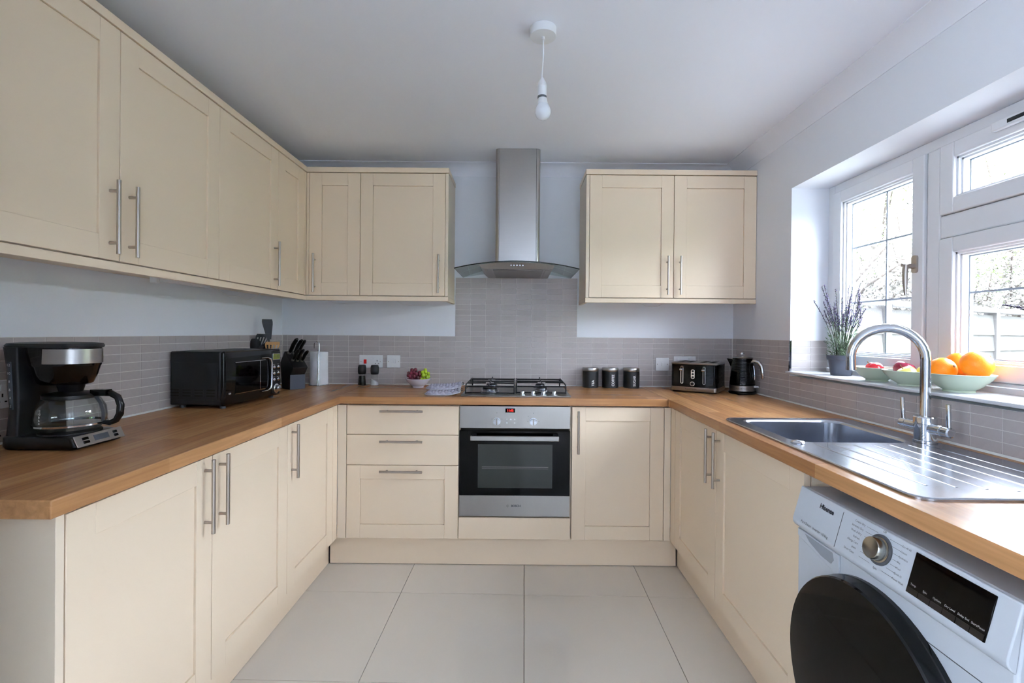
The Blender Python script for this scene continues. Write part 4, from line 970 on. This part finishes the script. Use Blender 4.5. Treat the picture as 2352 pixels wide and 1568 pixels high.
px_, py_ = -.966, -.071
t = thing('kitchen_roll_holder', (px_, py_, ZT), 'chrome wire kitchen roll holder in the back left corner', 'holder')
obj('base_ring', B().lathe((px_, py_, ZT), [(.062, 0), (.063, .002), (.062, .004), (.02, .0045)], 40), 'chrome', t)
lp = [(px_+.0, py_, ZT+.005), (px_, py_, ZT+.24)] + [(px_-.016+.016*math.cos(a), py_, ZT+.262+.016*math.sin(a)) for a in [math.pi*k/8 for k in range(9)]] + [(px_-.032, py_, ZT+.235)]
obj('centre_rod', B().tube(lp, .0022, 8), 'chrome', t)
sxw, syw = px_+.014, py_-.0605
obj('tension_arm', B().tube([(sxw, syw, ZT+.004), (sxw, syw, ZT+.215), (sxw+.004, syw, ZT+.224), (sxw+.008, syw, ZT+.215), (sxw+.010, syw, ZT+.004)], .0019, 8), 'chrome', t)
t = thing('kitchen_roll', (px_, py_, ZT+.006), 'white kitchen roll standing on the chrome holder', 'kitchen roll')
obj('paper_roll', B().lathe((px_, py_, ZT+.006), [(.0565, 0), (.057, .003), (.055, .10), (.054, .205), (.052, .208), (.021, .208), (.020, .10), (.020, 0)], 48, cap=False), 'paper', t, ang=50)

# ------------------------------------------------------------------ mills
def mill(nm, lab, x, y, fill, fm):
    t = thing(nm, (x, y, ZT), lab, 'mill')
    obj('glass_jar', B().lathe((x, y, ZT), [(.0265, 0), (.027, .003), (.0245, .035), (.021, .062), (.0205, .072)], 28, cap=True), 'jar_glass', t, ang=60)
    obj('mill_head', B().lathe((x, y, ZT+.071), [(.0205, 0), (.0245, .004), (.0262, .022), (.0255, .044), (.0225, .058), (.019, .060)], 28), 'black_satin', t, ang=50)
    obj('filling', B().ring([[Vector((x+r*math.cos(a), y+r*math.sin(a), ZT+z+ (sl*math.cos(a-3.4)))) for a in [2*math.pi*k/20 for k in range(20)]] for r, z, sl in fill]), fm, t)
mill('pepper_mill', 'pepper mill with black top and dark peppercorns, left of the salt mill', -.697, -.048, [(.0245, .002, 0), (.0235, .020, 0), (.0200, .060, 0)], 'pepper')
mill('salt_mill', 'salt mill with black top and white salt, right of the pepper mill', -.611, -.062, [(.0245, .002, 0), (.0235, .015, 0), (.0220, .030, .012)], 'salt')

# ------------------------------------------------------------------ fruit bowls
def bowl(nm, lab, x, y, z, r, h, m, cat='bowl', fr_=.45, group=None):
    t = thing(nm, (x, y, z), lab, cat, group); f = r*fr_
    obj('bowl', B().lathe((x, y, z), [(f*.86, .0015), (f, 0), (f, .003), (f*.95, .006), (r*.66, h*.36), (r*.88, h*.72), (r, h), (r-.0012, h+.0012), (r-.0035, h), (r*.86, h*.72), (r*.62, h*.40), (f*.7, .010), (.002, .009)], 56, cap=False), m, t, ang=60)
    return t
gx, gy = -.314, -.137
bowl('fruit_bowl', 'small white bowl of grapes beside the oven mitts', gx, gy, ZT, .080, .054, 'ceramic')
rg = random.Random(3)
def bunch(nm, lab, cxx, cyy, n, m, spread, seed, tall):
    rg = random.Random(seed); pts = []; t = thing(nm, (cxx, cyy, ZT+.045), lab, 'grapes'); tries = 0
    r = .0115
    while len(pts) < n and tries < 9000:
        tries += 1
        a, q = rg.uniform(0, 6.283), rg.uniform(0, 1)**.5
        x, y = cxx+spread*q*math.cos(a), cyy+spread*1.05*q*math.sin(a)
        if math.hypot(x-gx, y-gy) > .064: continue
        lim = ZT+.044 + tall*(1-q*q*.55); z = ZT+.044 + rg.uniform(0, 1)*(lim-ZT-.044)
        if any((x-a_)**2+(y-b_)**2+(z-c_)**2 < (2*r*.86)**2 for a_, b_, c_ in pts): continue
        pts.append((x, y, z))
    b0 = B().ball((0, 0, 0), r, 12, 8, (1, 1, 1.12)); me = None
    for p in pts:
        if me is None:
            o = obj('grape', B().ball(p, r, 12, 8, (1, 1, 1.12)), m, t, ang=180); me = o.data
        else: shared('grape', me, m, t, p)
    obj('grape_stalk', B().tube([(cxx, cyy, ZT+.05), (cxx+.002, cyy-.004, ZT+.044+tall*.9), (cxx-.004, cyy, ZT+.05+tall)], .0014, 5), 'stem', t)
bunch('red_grapes', 'bunch of dark red grapes in the small white bowl', gx-.026, gy, 52, 'grape_red', .048, 5, .066)
bunch('green_grapes', 'bunch of green grapes in the small white bowl', gx+.044, gy-.004, 26, 'grape_green', .028, 9, .066)

def sphere_fruit(nm, lab, c, r, m, kind, group, tilt=(0, 0), stem=True):
    t = thing(nm, c, lab, kind, group); b = B(); n, K_ = 28, 18; rings = []
    R_ = Matrix.Rotation(tilt[0], 3, 'X') @ Matrix.Rotation(tilt[1], 3, 'Y')
    for i in range(1, K_):
        ph = math.pi*i/K_; z = -math.cos(ph); q = math.sin(ph)
        if kind == 'apple':
            q *= 1 + .05*z; zz = z*.88 - .20*max(0, z)**14*1.2 + .12*max(0, -z)**14
            q2 = q
        else: zz = z*.95; q2 = q
        rings.append([Vector(c) + R_ @ Vector((r*q2*math.cos(a), r*q2*math.sin(a), r*zz)) for a in [2*math.pi*j/n for j in range(n)]])
    b.ring(rings); obj('fruit', b, m, t, ang=180)
    up = R_ @ Vector((0, 0, 1))
    if kind == 'apple' and stem:
        p0 = Vector(c)+up*r*.66; obj('stalk', B().tube([p0, p0+up*r*.28, p0+up*r*.55+Vector((.002, .003, 0))], [.0012, .0012, .0018], 6), 'stem', t)
    if kind == 'orange': obj('navel', B().lathe_ax(Vector(c)+up*r*.946, [(.0045, 0), (.004, .0012), (.001, .0015)], up, 10), 'stem', t)
SZ = 1.0853
g1 = (1.792, -1.172); g2 = (1.786, -1.350); g3 = (1.797, -1.536)
bowl('sage_bowl', 'pale green bowl of red apples next to the lavender pot', g1[0], g1[1], SZ, .0865, .056, 'sage_ceramic', group='pale green bowls on the window sill')
bowl('sage_bowl', 'pale green bowl of mixed apples, middle of the three on the sill', g2[0], g2[1], SZ, .0885, .056, 'sage_ceramic', group='pale green bowls on the window sill')
bowl('sage_bowl', 'pale green bowl piled with oranges on the window sill', g3[0], g3[1], SZ, .0945, .060, 'sage_ceramic', group='pale green bowls on the window sill')
sphere_fruit('apple', 'red apple at the front of the bowl next to the lavender', (g1[0]-.020, g1[1]-.014, SZ+.0455), .034, 'apple_red', 'apple', 'apples on the window sill', (-.5, -.4))
sphere_fruit('apple', 'red apple at the back of the bowl next to the lavender', (g1[0]+.020, g1[1]+.040, SZ+.0455), .033, 'apple_red', 'apple', 'apples on the window sill', (.2, .3), False)
sphere_fruit('apple', 'dark plum red apple in the middle bowl', (g2[0]+.010, g2[1]+.042, SZ+.058), .036, 'apple_plum', 'apple', 'apples on the window sill', (.2, .3), False)
sphere_fruit('apple', 'yellow apple with a long stalk in the middle bowl', (g2[0]-.028, g2[1]-.016, SZ+.044), .033, 'apple_yellow', 'apple', 'apples on the window sill', (-.2, -.5))
sphere_fruit('apple', 'yellow apple behind the tap spout in the middle bowl', (g2[0]+.034, g2[1]-.030, SZ+.046), .033, 'apple_yellow', 'apple', 'apples on the window sill', (0, .6), False)
G3 = 'oranges in the green bowl'
sphere_fruit('orange', 'large orange on the right, highest in the bowl', (g3[0]+.018, g3[1]-.044, SZ+.094), .0450, 'orange_peel', 'orange', G3, (.7, .5))
sphere_fruit('orange', 'orange at the front left of the bowl, nearest the tap', (g3[0]-.024, g3[1]+.036, SZ+.072), .0410, 'orange_peel', 'orange', G3, (1.2, .2))
sphere_fruit('orange', 'orange at the back left of the bowl, half hidden', (g3[0]+.052, g3[1]+.056, SZ+.088), .0420, 'orange_peel', 'orange', G3, (.2, 1.0))
sphere_fruit('orange', 'orange low in the bowl between the others', (g3[0]+.055, g3[1]-.010, SZ+.052), .0300, 'orange_peel', 'orange', G3, (.2, .1))

# ------------------------------------------------------------------ lavender pots
def lavender(x, y, lab, seed, n, special=None):
    rg = random.Random(seed); z = SZ
    t = thing('lavender_plant', (x, y, z), lab, 'plant', 'potted lavender on the window sill')
    obj('pot', B().lathe((x, y, z), [(.040, 0), (.042, .002), (.052, .072), (.057, .073), (.059, .094), (.055, .094), (.050, .080), (.01, .080)], 40, cap=False), 'pot_grey', t, ang=40)
    obj('soil', B().lathe((x, y, z+.074), [(.0495, 0), (.0500, .006), (.02, .009)], 24), 'soil', t)
    zt_ = z+.080
    def stem(a, lean, Ln, r0):
        bx_, by_ = x+r0*math.cos(a), y+r0*math.sin(a); pts = []
        for k in range(6):
            s = k/5; o = lean*s**1.7
            pts.append((bx_+math.cos(a)*o, by_+math.sin(a)*o, zt_+Ln*s*(1-.12*lean*s*4)))
        return pts
    sp = []
    for k in range(n):
        a = rg.uniform(0, 6.283); sp.append(stem(a, rg.uniform(.01, .105), rg.uniform(.20, .36), rg.uniform(.005, .035)))
    if special: sp += special
    xm = lambda p: (min(p[0], XWIN-.016), max(p[1], G_Y0+.014), p[2])
    for pts in sp:
        pts = [xm(p) for p in pts]
        s = obj('stem', B().tube(pts, .0013, 4), 'lav_stem', t, ang=180)
        fb = B(); e0, e1 = Vector(pts[-3]), Vector(pts[-1]); m0 = Vector(pts[-2])
        for q in range(34):
            f = q/33; c = e0.lerp(m0, f*2) if f < .5 else m0.lerp(e1, f*2-1)
            if f < .45 and rg.random() < .45: continue
            d = Vector((rg.gauss(0, 1), rg.gauss(0, 1), rg.gauss(0, .5))).normalized(); L = .0070*(1.25-f*.55)
            u = d.orthogonal().normalized()*.0026; w_ = d.cross(u)
            fb.add([c-u, c+u, c+w_*1.0, c+d*L*1.5+Vector((0, 0, .003))], [(0, 1, 2), (0, 1, 3), (1, 2, 3), (2, 0, 3)])
        obj('flower_spike', fb, 'lav_flower', s, smooth=False, kind='stuff')
    lb = B()
    for k in range(1150):
        a = rg.uniform(0, 6.283); r0 = .046*rg.random()**.5; h = abs(rg.gauss(0, .075)); h = min(h, .22)
        p = Vector((x+math.cos(a)*r0*(1+h*2.2), y+math.sin(a)*r0*(1+h*2.2), zt_+h))
        d = Vector((math.cos(a)*rg.uniform(.1, 1.0)+rg.gauss(0, .4), math.sin(a)*rg.uniform(.1, 1.0)+rg.gauss(0, .4), rg.uniform(.3, 1.6))).normalized()
        L = rg.uniform(.012, .030); s_ = d.orthogonal().normalized()*.0017; mid = p+d*L*.5
        if (p+d*L).x > XWIN-.016 or (p+d*L).y < G_Y0+.01: continue
        lb.add([p-s_*.3, mid-s_, p+d*L, mid+s_], [(0, 1, 2, 3)])
    obj('leaves', lb, 'lav_leaf', t, kind='stuff', smooth=False)
lavender(1.824, -.905, 'potted lavender in a grey pot at the far end of the window sill', 11, 40)
sx_, sy_, sz_ = 1.815, -1.885, SZ+.08
arcp = [(sx_, sy_+.01, sz_), (sx_, sy_+.03, sz_+.12), (sx_-.004, sy_+.075, sz_+.20), (sx_-.008, sy_+.130, sz_+.232), (sx_-.012, sy_+.168, sz_+.240), (sx_-.014, sy_+.208, sz_+.243)]
arcp = [(1.815, -1.87, sz_), (1.812, -1.845, sz_+.07), (1.81, -1.81, sz_+.125), (1.808, -1.765, sz_+.165), (1.806, -1.725, sz_+.192), (1.804, -1.672, sz_+.205)]
lavender(1.815, -1.890, 'second lavender, only a flower stem showing at the right edge', 12, 16, [arcp])

# ------------------------------------------------------------------ oven mitts
def mitt(lab, ox, oy, L, Wd, z, seed, ang_, lift):
    rg = random.Random(seed); t = thing('oven_mitt', (ox, oy, z), lab, 'oven mitt', 'quilted oven mitts', rz=ang_)
    wf = lambda s: Wd*(math.sqrt(max(0, 1-(1-min(1, s*3.2))**2))*.92+.08)*(1-.12*max(0, s-.35))
    def zc(s): return lift*max(0, s-.62)**1.6*3.2
    def top(u, v):
        s = u; x = s*L; y = (v-.5)*2*wf(s); e = 1-(abs(v-.5)*2)**4
        gx_, gy_ = x+y, x-y; qd = abs(math.sin(gx_*math.pi/.034))*abs(math.sin(gy_*math.pi/.034))
        return (x, y, zc(s)+ .003 + (.010+.014*qd**.4)*max(0, e)**.5*min(1, s*6+.15))
    def bot(u, v): s = u; return (s*L, (v-.5)*2*wf(s), zc(s)+.0005+.002*abs(v-.5)*2)
    obj('quilted_body', B().slab(top, bot, 80, 50), 'mitt_cloth', t, ang=60)
    pe = [Vector(top(1, k/12)) for k in range(13)] + [Vector(bot(1, 1-k/12)) for k in range(13)]
    obj('cuff_edge', B().tube(pe+[pe[0]], .0022, 6), 'mitt_edge', t)
    pe = [Vector((k/20*L, wf(k/20)*1.0, zc(k/20)+.003)) for k in range(21)]; pf = [Vector((k/20*L, -wf(k/20)*1.0, zc(k/20)+.003)) for k in range(21)][::-1]
    obj('piping', B().tube(pf+pe, .0022, 6), 'mitt_edge', t)
    obj('hanging_loop', B().tube([(L, wf(1)*.6, zc(1)+.012), (L+.012, wf(1)*.75, zc(1)+.016), (L+.014, wf(1)*.4, zc(1)+.006), (L, wf(1)*.3, zc(1)+.008)], .0016, 6), 'mitt_inside', t)
    obj('thumb', B().ball((L*.45, wf(.45)*.90, .011), .026, 14, 8, (1.5, .8, .42)), 'mitt_cloth', t, ang=180)
mitt('quilted grey oven mitt, the lower of the pair', -.205, -.490, .195, .060, ZT+.0005, 1, math.radians(4), .020)
mitt('quilted grey oven mitt lying on top of the other', -.208, -.445, .198, .066, ZT+.027, 2, math.radians(6), .020)

# ------------------------------------------------------------------ canisters
for nm, x in (('TEA', .781), ('COFFEE', .908), ('SUGAR', 1.044)):
    y = -.058
    t = thing('canister', (x, y, ZT), 'matt black storage canister lettered %s' % nm, 'canister', 'black kitchen canisters')
    obj('body', B().lathe((x, y, ZT), [(.049, 0), (.051, .002), (.051, .104), (.0495, .105)], 48), 'black_satin', t, ang=40)
    obj('lid', B().lathe((x, y, ZT+.105), [(.0500, 0), (.0515, .002), (.0515, .020), (.0500, .022), (.046, .0225)], 48), 'steel', t, ang=40)
    # printed sideways, reading upwards, on the curved front
    a = math.radians(-80); cu = Vector((math.cos(a), math.sin(a), 0)); tn = Vector((-math.sin(a), math.cos(a), 0))
    off = {'TEA': -.012, 'COFFEE': 0, 'SUGAR': -.004}[nm]
    lo = lettering('lettering', nm, .0235, Vector((x, y, ZT+.012)) + cu*.0516, (0, 0, 1), -tn, 'print_white', t, 'LEFT', bold=.0003, sx=.92)
    for v in lo.data.vertices:      # wrap the letters round the tin
        w_ = Vector(v.co) + FR[lo.name] - Vector((x, y, 0)); s = w_.dot(tn); aa = a + s/.0516
        q = Vector((x + .0516*math.cos(aa), y + .0516*math.sin(aa), w_.z)); v.co = q - FR[lo.name]

# ------------------------------------------------------------------ toaster
t = thing('toaster', (1.415, -.2174, ZT), 'black ribbed four slice toaster in the back right corner', 'toaster', rz=math.radians(-34.3))
tw, td = .134, .120
def tl(i, z, r=.022): return [Vector((p[0], p[1], z)) for p in rrect(-tw+i, tw-i, -td+i, td-i, r, 5)]
rings = [tl(.002, .0345)]
for k in range(17):
    z = .036+.0077*k; rings += [tl(.0012, z), tl(.0030, z+.0012), tl(.0030, z+.0030), tl(.0012, z+.0042)]
obj('ribbed_body', B().ring(rings+[tl(.002, .168)]), 'black_gloss', t, ang=50)
obj('base', B().ring([tl(.006, .003), tl(.004, .010)]), 'black_plastic', t, ang=40)
obj('steel_band', B().ring([tl(.001, .010), tl(-.0005, .012), tl(-.0005, .0335), tl(.001, .0345)]), 'steel_h', t, ang=40)
obj('top_plate', B().ring([tl(.001, .168), tl(-.0005, .170), tl(-.0005, .174), tl(.004, .179)]), 'steel_h', t, ang=40)
for x in (-.088, -.040, .040, .088):
    obj('bread_slot', B().box(x-.016, x+.016, -td+.040, td-.030, .1788, .1795), 'shadow_gap', t, bev=.0)
yf = -td+.0012
for x in (-.065, .062):
    sl = [(p[0], p[1]) for p in rrect(x-.0085, x+.0085, .052, .158, .008, 5)]; si = [(p[0], p[1]) for p in rrect(x-.0045, x+.0045, .056, .154, .0042, 5)]
    b = B(); b.ring([[Vector((p[0], yf-.0030, p[1])) for p in sl], [Vector((p[0], yf-.0030, p[1])) for p in si]], cap=False)
    b.ring([[Vector((p[0], yf+.001, p[1])) for p in sl], [Vector((p[0], yf-.0030, p[1])) for p in sl]], cap=False)
    obj('lever_slot', b, 'chrome', t, ang=40)
    obj('slot_inside', B().prism(si, XZ, yf-.001, yf+.001), 'black_plastic', t)
    obj('lever', B().box(x-.004, x+.004, yf-.012, yf, .132, .142).cyl((x-.010, yf-.014, .136), (x+.006, yf-.014, .136), .0065, n=14), 'chrome', t, ang=40)
ob = [(p[0], p[1]) for p in rrect(-.013, .009, .083, .139, .010, 6)]
obj('button_plate', B().prism(ob, XZ, yf-.003, yf+.001), 'chrome', t, bev=.0005)
for z in (.093, .111, .129): obj('button', B().cyl((-.002, yf-.003, z), (-.002, yf-.0055, z), .0062, n=18), 'black_gloss', t)
obj('dial_ring', B().cyl((-.004, yf, .054), (-.004, yf-.004, .054), .0130, n=28), 'chrome', t); obj('dial', B().cyl((-.004, yf-.004, .054), (-.004, yf-.012, .054), .0098, .009, n=24), 'black_gloss', t)
lettering('lettering', 'Russell Hobbs', .0115, (-.012, -td+.0, .0225), (1, 0, 0), (0, 0, 1), 'print_dark', t, lift=.0012)

# ------------------------------------------------------------------ kettle
kx, ky = 1.640, -.313
t = thing('kettle_stand', (kx, ky, ZT), 'round black power base under the kettle', 'kettle stand')
obj('base', B().lathe((kx, ky, ZT), [(.070, 0), (.076, .004), (.076, .012), (.070, .016)], 48), 'black_plastic', t, ang=40)
t = thing('kettle', (kx, ky, ZT+.0165), 'black ribbed jug kettle with chrome handle in the back right corner', 'kettle')
zk = ZT+.0168
prof = [(.069, .034)]
for k in range(19):
    z = .036+.0082*k; R0 = .0705-.0145*(k/18)**1.3; prof += [(R0, z), (R0-.0028, z+.0014), (R0-.0028, z+.0032), (R0, z+.0046)]
prof.append((.054, .192))
obj('ribbed_body', B().lathe((kx, ky, zk), prof, 48), 'black_gloss', t, ang=50)
obj('steel_band', B().lathe((kx, ky, zk), [(.068, 0), (.0715, .002), (.0715, .032), (.069, .034)], 48), 'steel_h', t, ang=40)
obj('lid', B().lathe((kx, ky, zk+.192), [(.0545, 0), (.055, .003), (.050, .006), (.015, .008)], 40), 'steel_h', t, ang=40)
obj('lid_knob', B().lathe((kx, ky, zk+.199), [(.006, 0), (.005, .006), (.013, .012), (.014, .018), (.009, .026), (.003, .028)], 24, sq=(1, .6)), 'chrome', t, ang=50)
hd_ = Vector((.60, -.80, 0)); sdv = Vector((.80, .60, 0))
Pk = lambda r, z, s=0: Vector((kx, ky, zk+z)) + hd_*r + sdv*s
obj('spout', B().add([Pk(-.040, .185, .022), Pk(-.040, .185, -.022), Pk(-.096, .186, .004), Pk(-.096, .186, -.004), Pk(-.052, .128, .012), Pk(-.052, .128, -.012), Pk(-.074, .140, 0)],
    [(0, 1, 3, 2), (0, 2, 6, 4), (2, 3, 6), (1, 5, 6, 3), (4, 6, 5), (0, 4, 5, 1)]), 'black_gloss', t, ang=60)
obj('handle', B().tube([Pk(.052, .172), Pk(.072, .176), Pk(.096, .170), Pk(.112, .150), Pk(.118, .120), Pk(.121, .086), Pk(.119, .078)], [.011, .011, .0115, .011, .010, .009, .006], 14), 'chrome', t, ang=60)
obj('water_window', B().tube([Pk(.0655, .150), Pk(.0710, .120), Pk(.0735, .080), Pk(.0735, .070)], [.004, .0048, .0045, .003], 8), 'chrome', t)
obj('switch', B().tube([Pk(.068, .028), Pk(.095, .029)], [.006, .004], 8), 'white_plastic', t)
cu = hd_*-1
a0 = math.radians(-115); cu = Vector((math.cos(a0), math.sin(a0), 0)); tn = Vector((-math.sin(a0), math.cos(a0), 0))
lo = lettering('lettering', 'Russell Hobbs', .0125, Vector((kx, ky, zk+.017)) + cu*.0722, tn, (0, 0, 1), 'print_dark', t)
for v in lo.data.vertices:
    w_ = Vector(v.co) + FR[lo.name] - Vector((kx, ky, 0)); s = w_.dot(tn); aa = a0 + s/.0722
    v.co = Vector((kx + .0722*math.cos(aa), ky + .0722*math.sin(aa), w_.z)) - FR[lo.name]

# ------------------------------------------------------------------ sockets and switches
def plate(nm, lab, x0, x1, z0, z1, cat, face='B', pl=-.0033):
    t = thing(nm, (x0, pl, z0) if face == 'B' else (pl, x0, z0), lab, cat)
    b = B().box(x0, x1, pl-.009, pl, z0, z1) if face == 'B' else B().box(pl, pl+.009, x0, x1, z0, z1)
    obj('faceplate', b, 'white_plastic', t, bev=.0025, seg=3); return t
y = -.0123
t = plate('cooker_switch', 'white cooker switch with socket, above the pepper and salt mills', -.727, -.574, 1.033, 1.117, 'socket')
obj('rocker', B().box(-.697, -.679, y-.004, y, 1.060, 1.088), 'red_rocker', t, bev=.001)
obj('rocker', B().box(-.655, -.637, y-.006, y, 1.085, 1.105), 'white_plastic', t, bev=.0015)
obj('socket_hole', B().box(-.6125, -.6085, y-.0003, y, 1.074, 1.084).box(-.625, -.618, y-.0003, y, 1.059, 1.0625).box(-.604, -.597, y-.0003, y, 1.059, 1.0625), 'shadow_gap', t, smooth=False)
obj('screw', B().cyl((-.716, y, 1.074), (-.716, y-.001, 1.074), .003, n=10).cyl((-.590, y, 1.074), (-.590, y-.001, 1.074), .003, n=10), 'handle_metal', t)
t = plate('fused_switch', 'white single switch plate right of the cooker switch', -.547, -.459, 1.034, 1.117, 'switch')
obj('rocker', B().box(-.500, -.488, y-.005, y, 1.064, 1.090), 'white_plastic', t, bev=.0015); obj('fuse_carrier', B().box(-.522, -.506, y-.002, y, 1.064, 1.090), 'white_plastic', t, bev=.001)
obj('screw', B().cyl((-.536, y, 1.075), (-.536, y-.001, 1.075), .003, n=10).cyl((-.470, y, 1.075), (-.470, y-.001, 1.075), .003, n=10), 'handle_metal', t)
t = plate('outlet_plate', 'white single plate on the tiles between canisters and toaster', 1.214, 1.300, 1.030, 1.115, 'socket')
obj('rocker', B().box(1.248, 1.262, y-.003, y, 1.062, 1.086), 'white_plastic', t, bev=.001)
obj('screw', B().cyl((1.224, y, 1.073), (1.224, y-.001, 1.073), .003, n=10).cyl((1.290, y, 1.073), (1.290, y-.001, 1.073), .003, n=10), 'handle_metal', t)
t = plate('double_socket', 'white double socket plate half hidden behind the toaster', 1.330, 1.476, 1.040, 1.126, 'socket')
for x in (1.352, 1.426): obj('rocker', B().box(x, x+.014, y-.004, y, 1.095, 1.113), 'white_plastic', t, bev=.001)
t = plate('double_socket', 'white double socket on the left wall behind the coffee maker', -1.845, -1.700, 1.032, 1.117, 'socket', 'L', XL+.0033)
xs = XL+.0124
obj('rocker', B().box(xs, xs+.004, -1.735, -1.722, 1.085, 1.104).box(xs, xs+.004, -1.805, -1.792, 1.085, 1.104), 'white_plastic', t, bev=.001)
obj('socket_hole', B().box(xs, xs+.0003, -1.7305, -1.7265, 1.066, 1.076).box(xs, xs+.0003, -1.742, -1.735, 1.050, 1.054).box(xs, xs+.0003, -1.722, -1.715, 1.050, 1.054), 'shadow_gap', t, smooth=False)

# ------------------------------------------------------------------ under-cabinet strip lights and their cables
def strip(lab, x0, x1, y0, y1, z1):
    t = thing('strip_light', ((x0+x1)/2, (y0+y1)/2, z1), lab, 'light', 'under-cabinet strip lights')
    obj('body', B().box(x0, x1, y0, y1, z1-.016, z1), 'white_plastic', t, bev=.002); 
    if y1-y0 > x1-x0: obj('end_cap', B().box(x0-.001, x1+.001, y0-.02, y0, z1-.026, z1), 'white_plastic', t, bev=.003)
    else: obj('end_cap', B().box(x0-.02, x0, y0-.001, y1+.001, z1-.022, z1), 'white_plastic', t, bev=.003)
strip('thin white strip light under the left wall cabinets', -1.165, -1.140, -1.22, -.90, UZ0-.0005)
strip('thin white strip light under the wall cabinet left of the hood', -.55, -.30, -.150, -.128, UZ0-.0005)
strip('thin white strip light under the wall cabinet right of the hood', 1.05, 1.32, -.150, -.128, UZ0-.0005)
obj('cable', B().tube([(-1.150, -.895, UZ0-.010), (-1.15, -.82, UZ0-.02), (-1.15, -.74, UZ0-.040), (-1.15, -.66, UZ0-.036), (-1.15, -.58, UZ0-.050), (-1.15, -.50, UZ0-.030), (-1.15, -.44, UZ0-.006)], .0022, 6), 'white_plastic', label='thin white cable sagging under the left wall cabinets', cat='cable')
obj('cable', B().tube([(-.93, -.12, UZ0-.006), (-.85, -.12, UZ0-.036), (-.80, -.12, UZ0-.040), (-.72, -.12, UZ0-.033), (-.64, -.12, UZ0-.036), (-.58, -.12, UZ0-.012)], .0022, 6), 'white_plastic', label='thin white cable sagging under the corner wall cabinet', cat='cable')
obj('cable', B().tube([(-.46, -.10, UZ0-.020), (-.42, -.10, UZ0-.042), (-.36, -.10, UZ0-.046), (-.28, -.10, UZ0-.044), (-.265, -.10, UZ0-.036), (-.27, -.10, UZ0-.010)], .0022, 6), 'white_plastic', label='short white cable looped under the cabinet left of the hood', cat='cable')
obj('cable', B().tube([(1.06, -.10, UZ0-.006), (1.13, -.10, UZ0-.040), (1.19, -.10, UZ0-.040), (1.25, -.10, UZ0-.010)], .0022, 6), 'white_plastic', label='short white cable looped under the cabinet right of the hood', cat='cable')
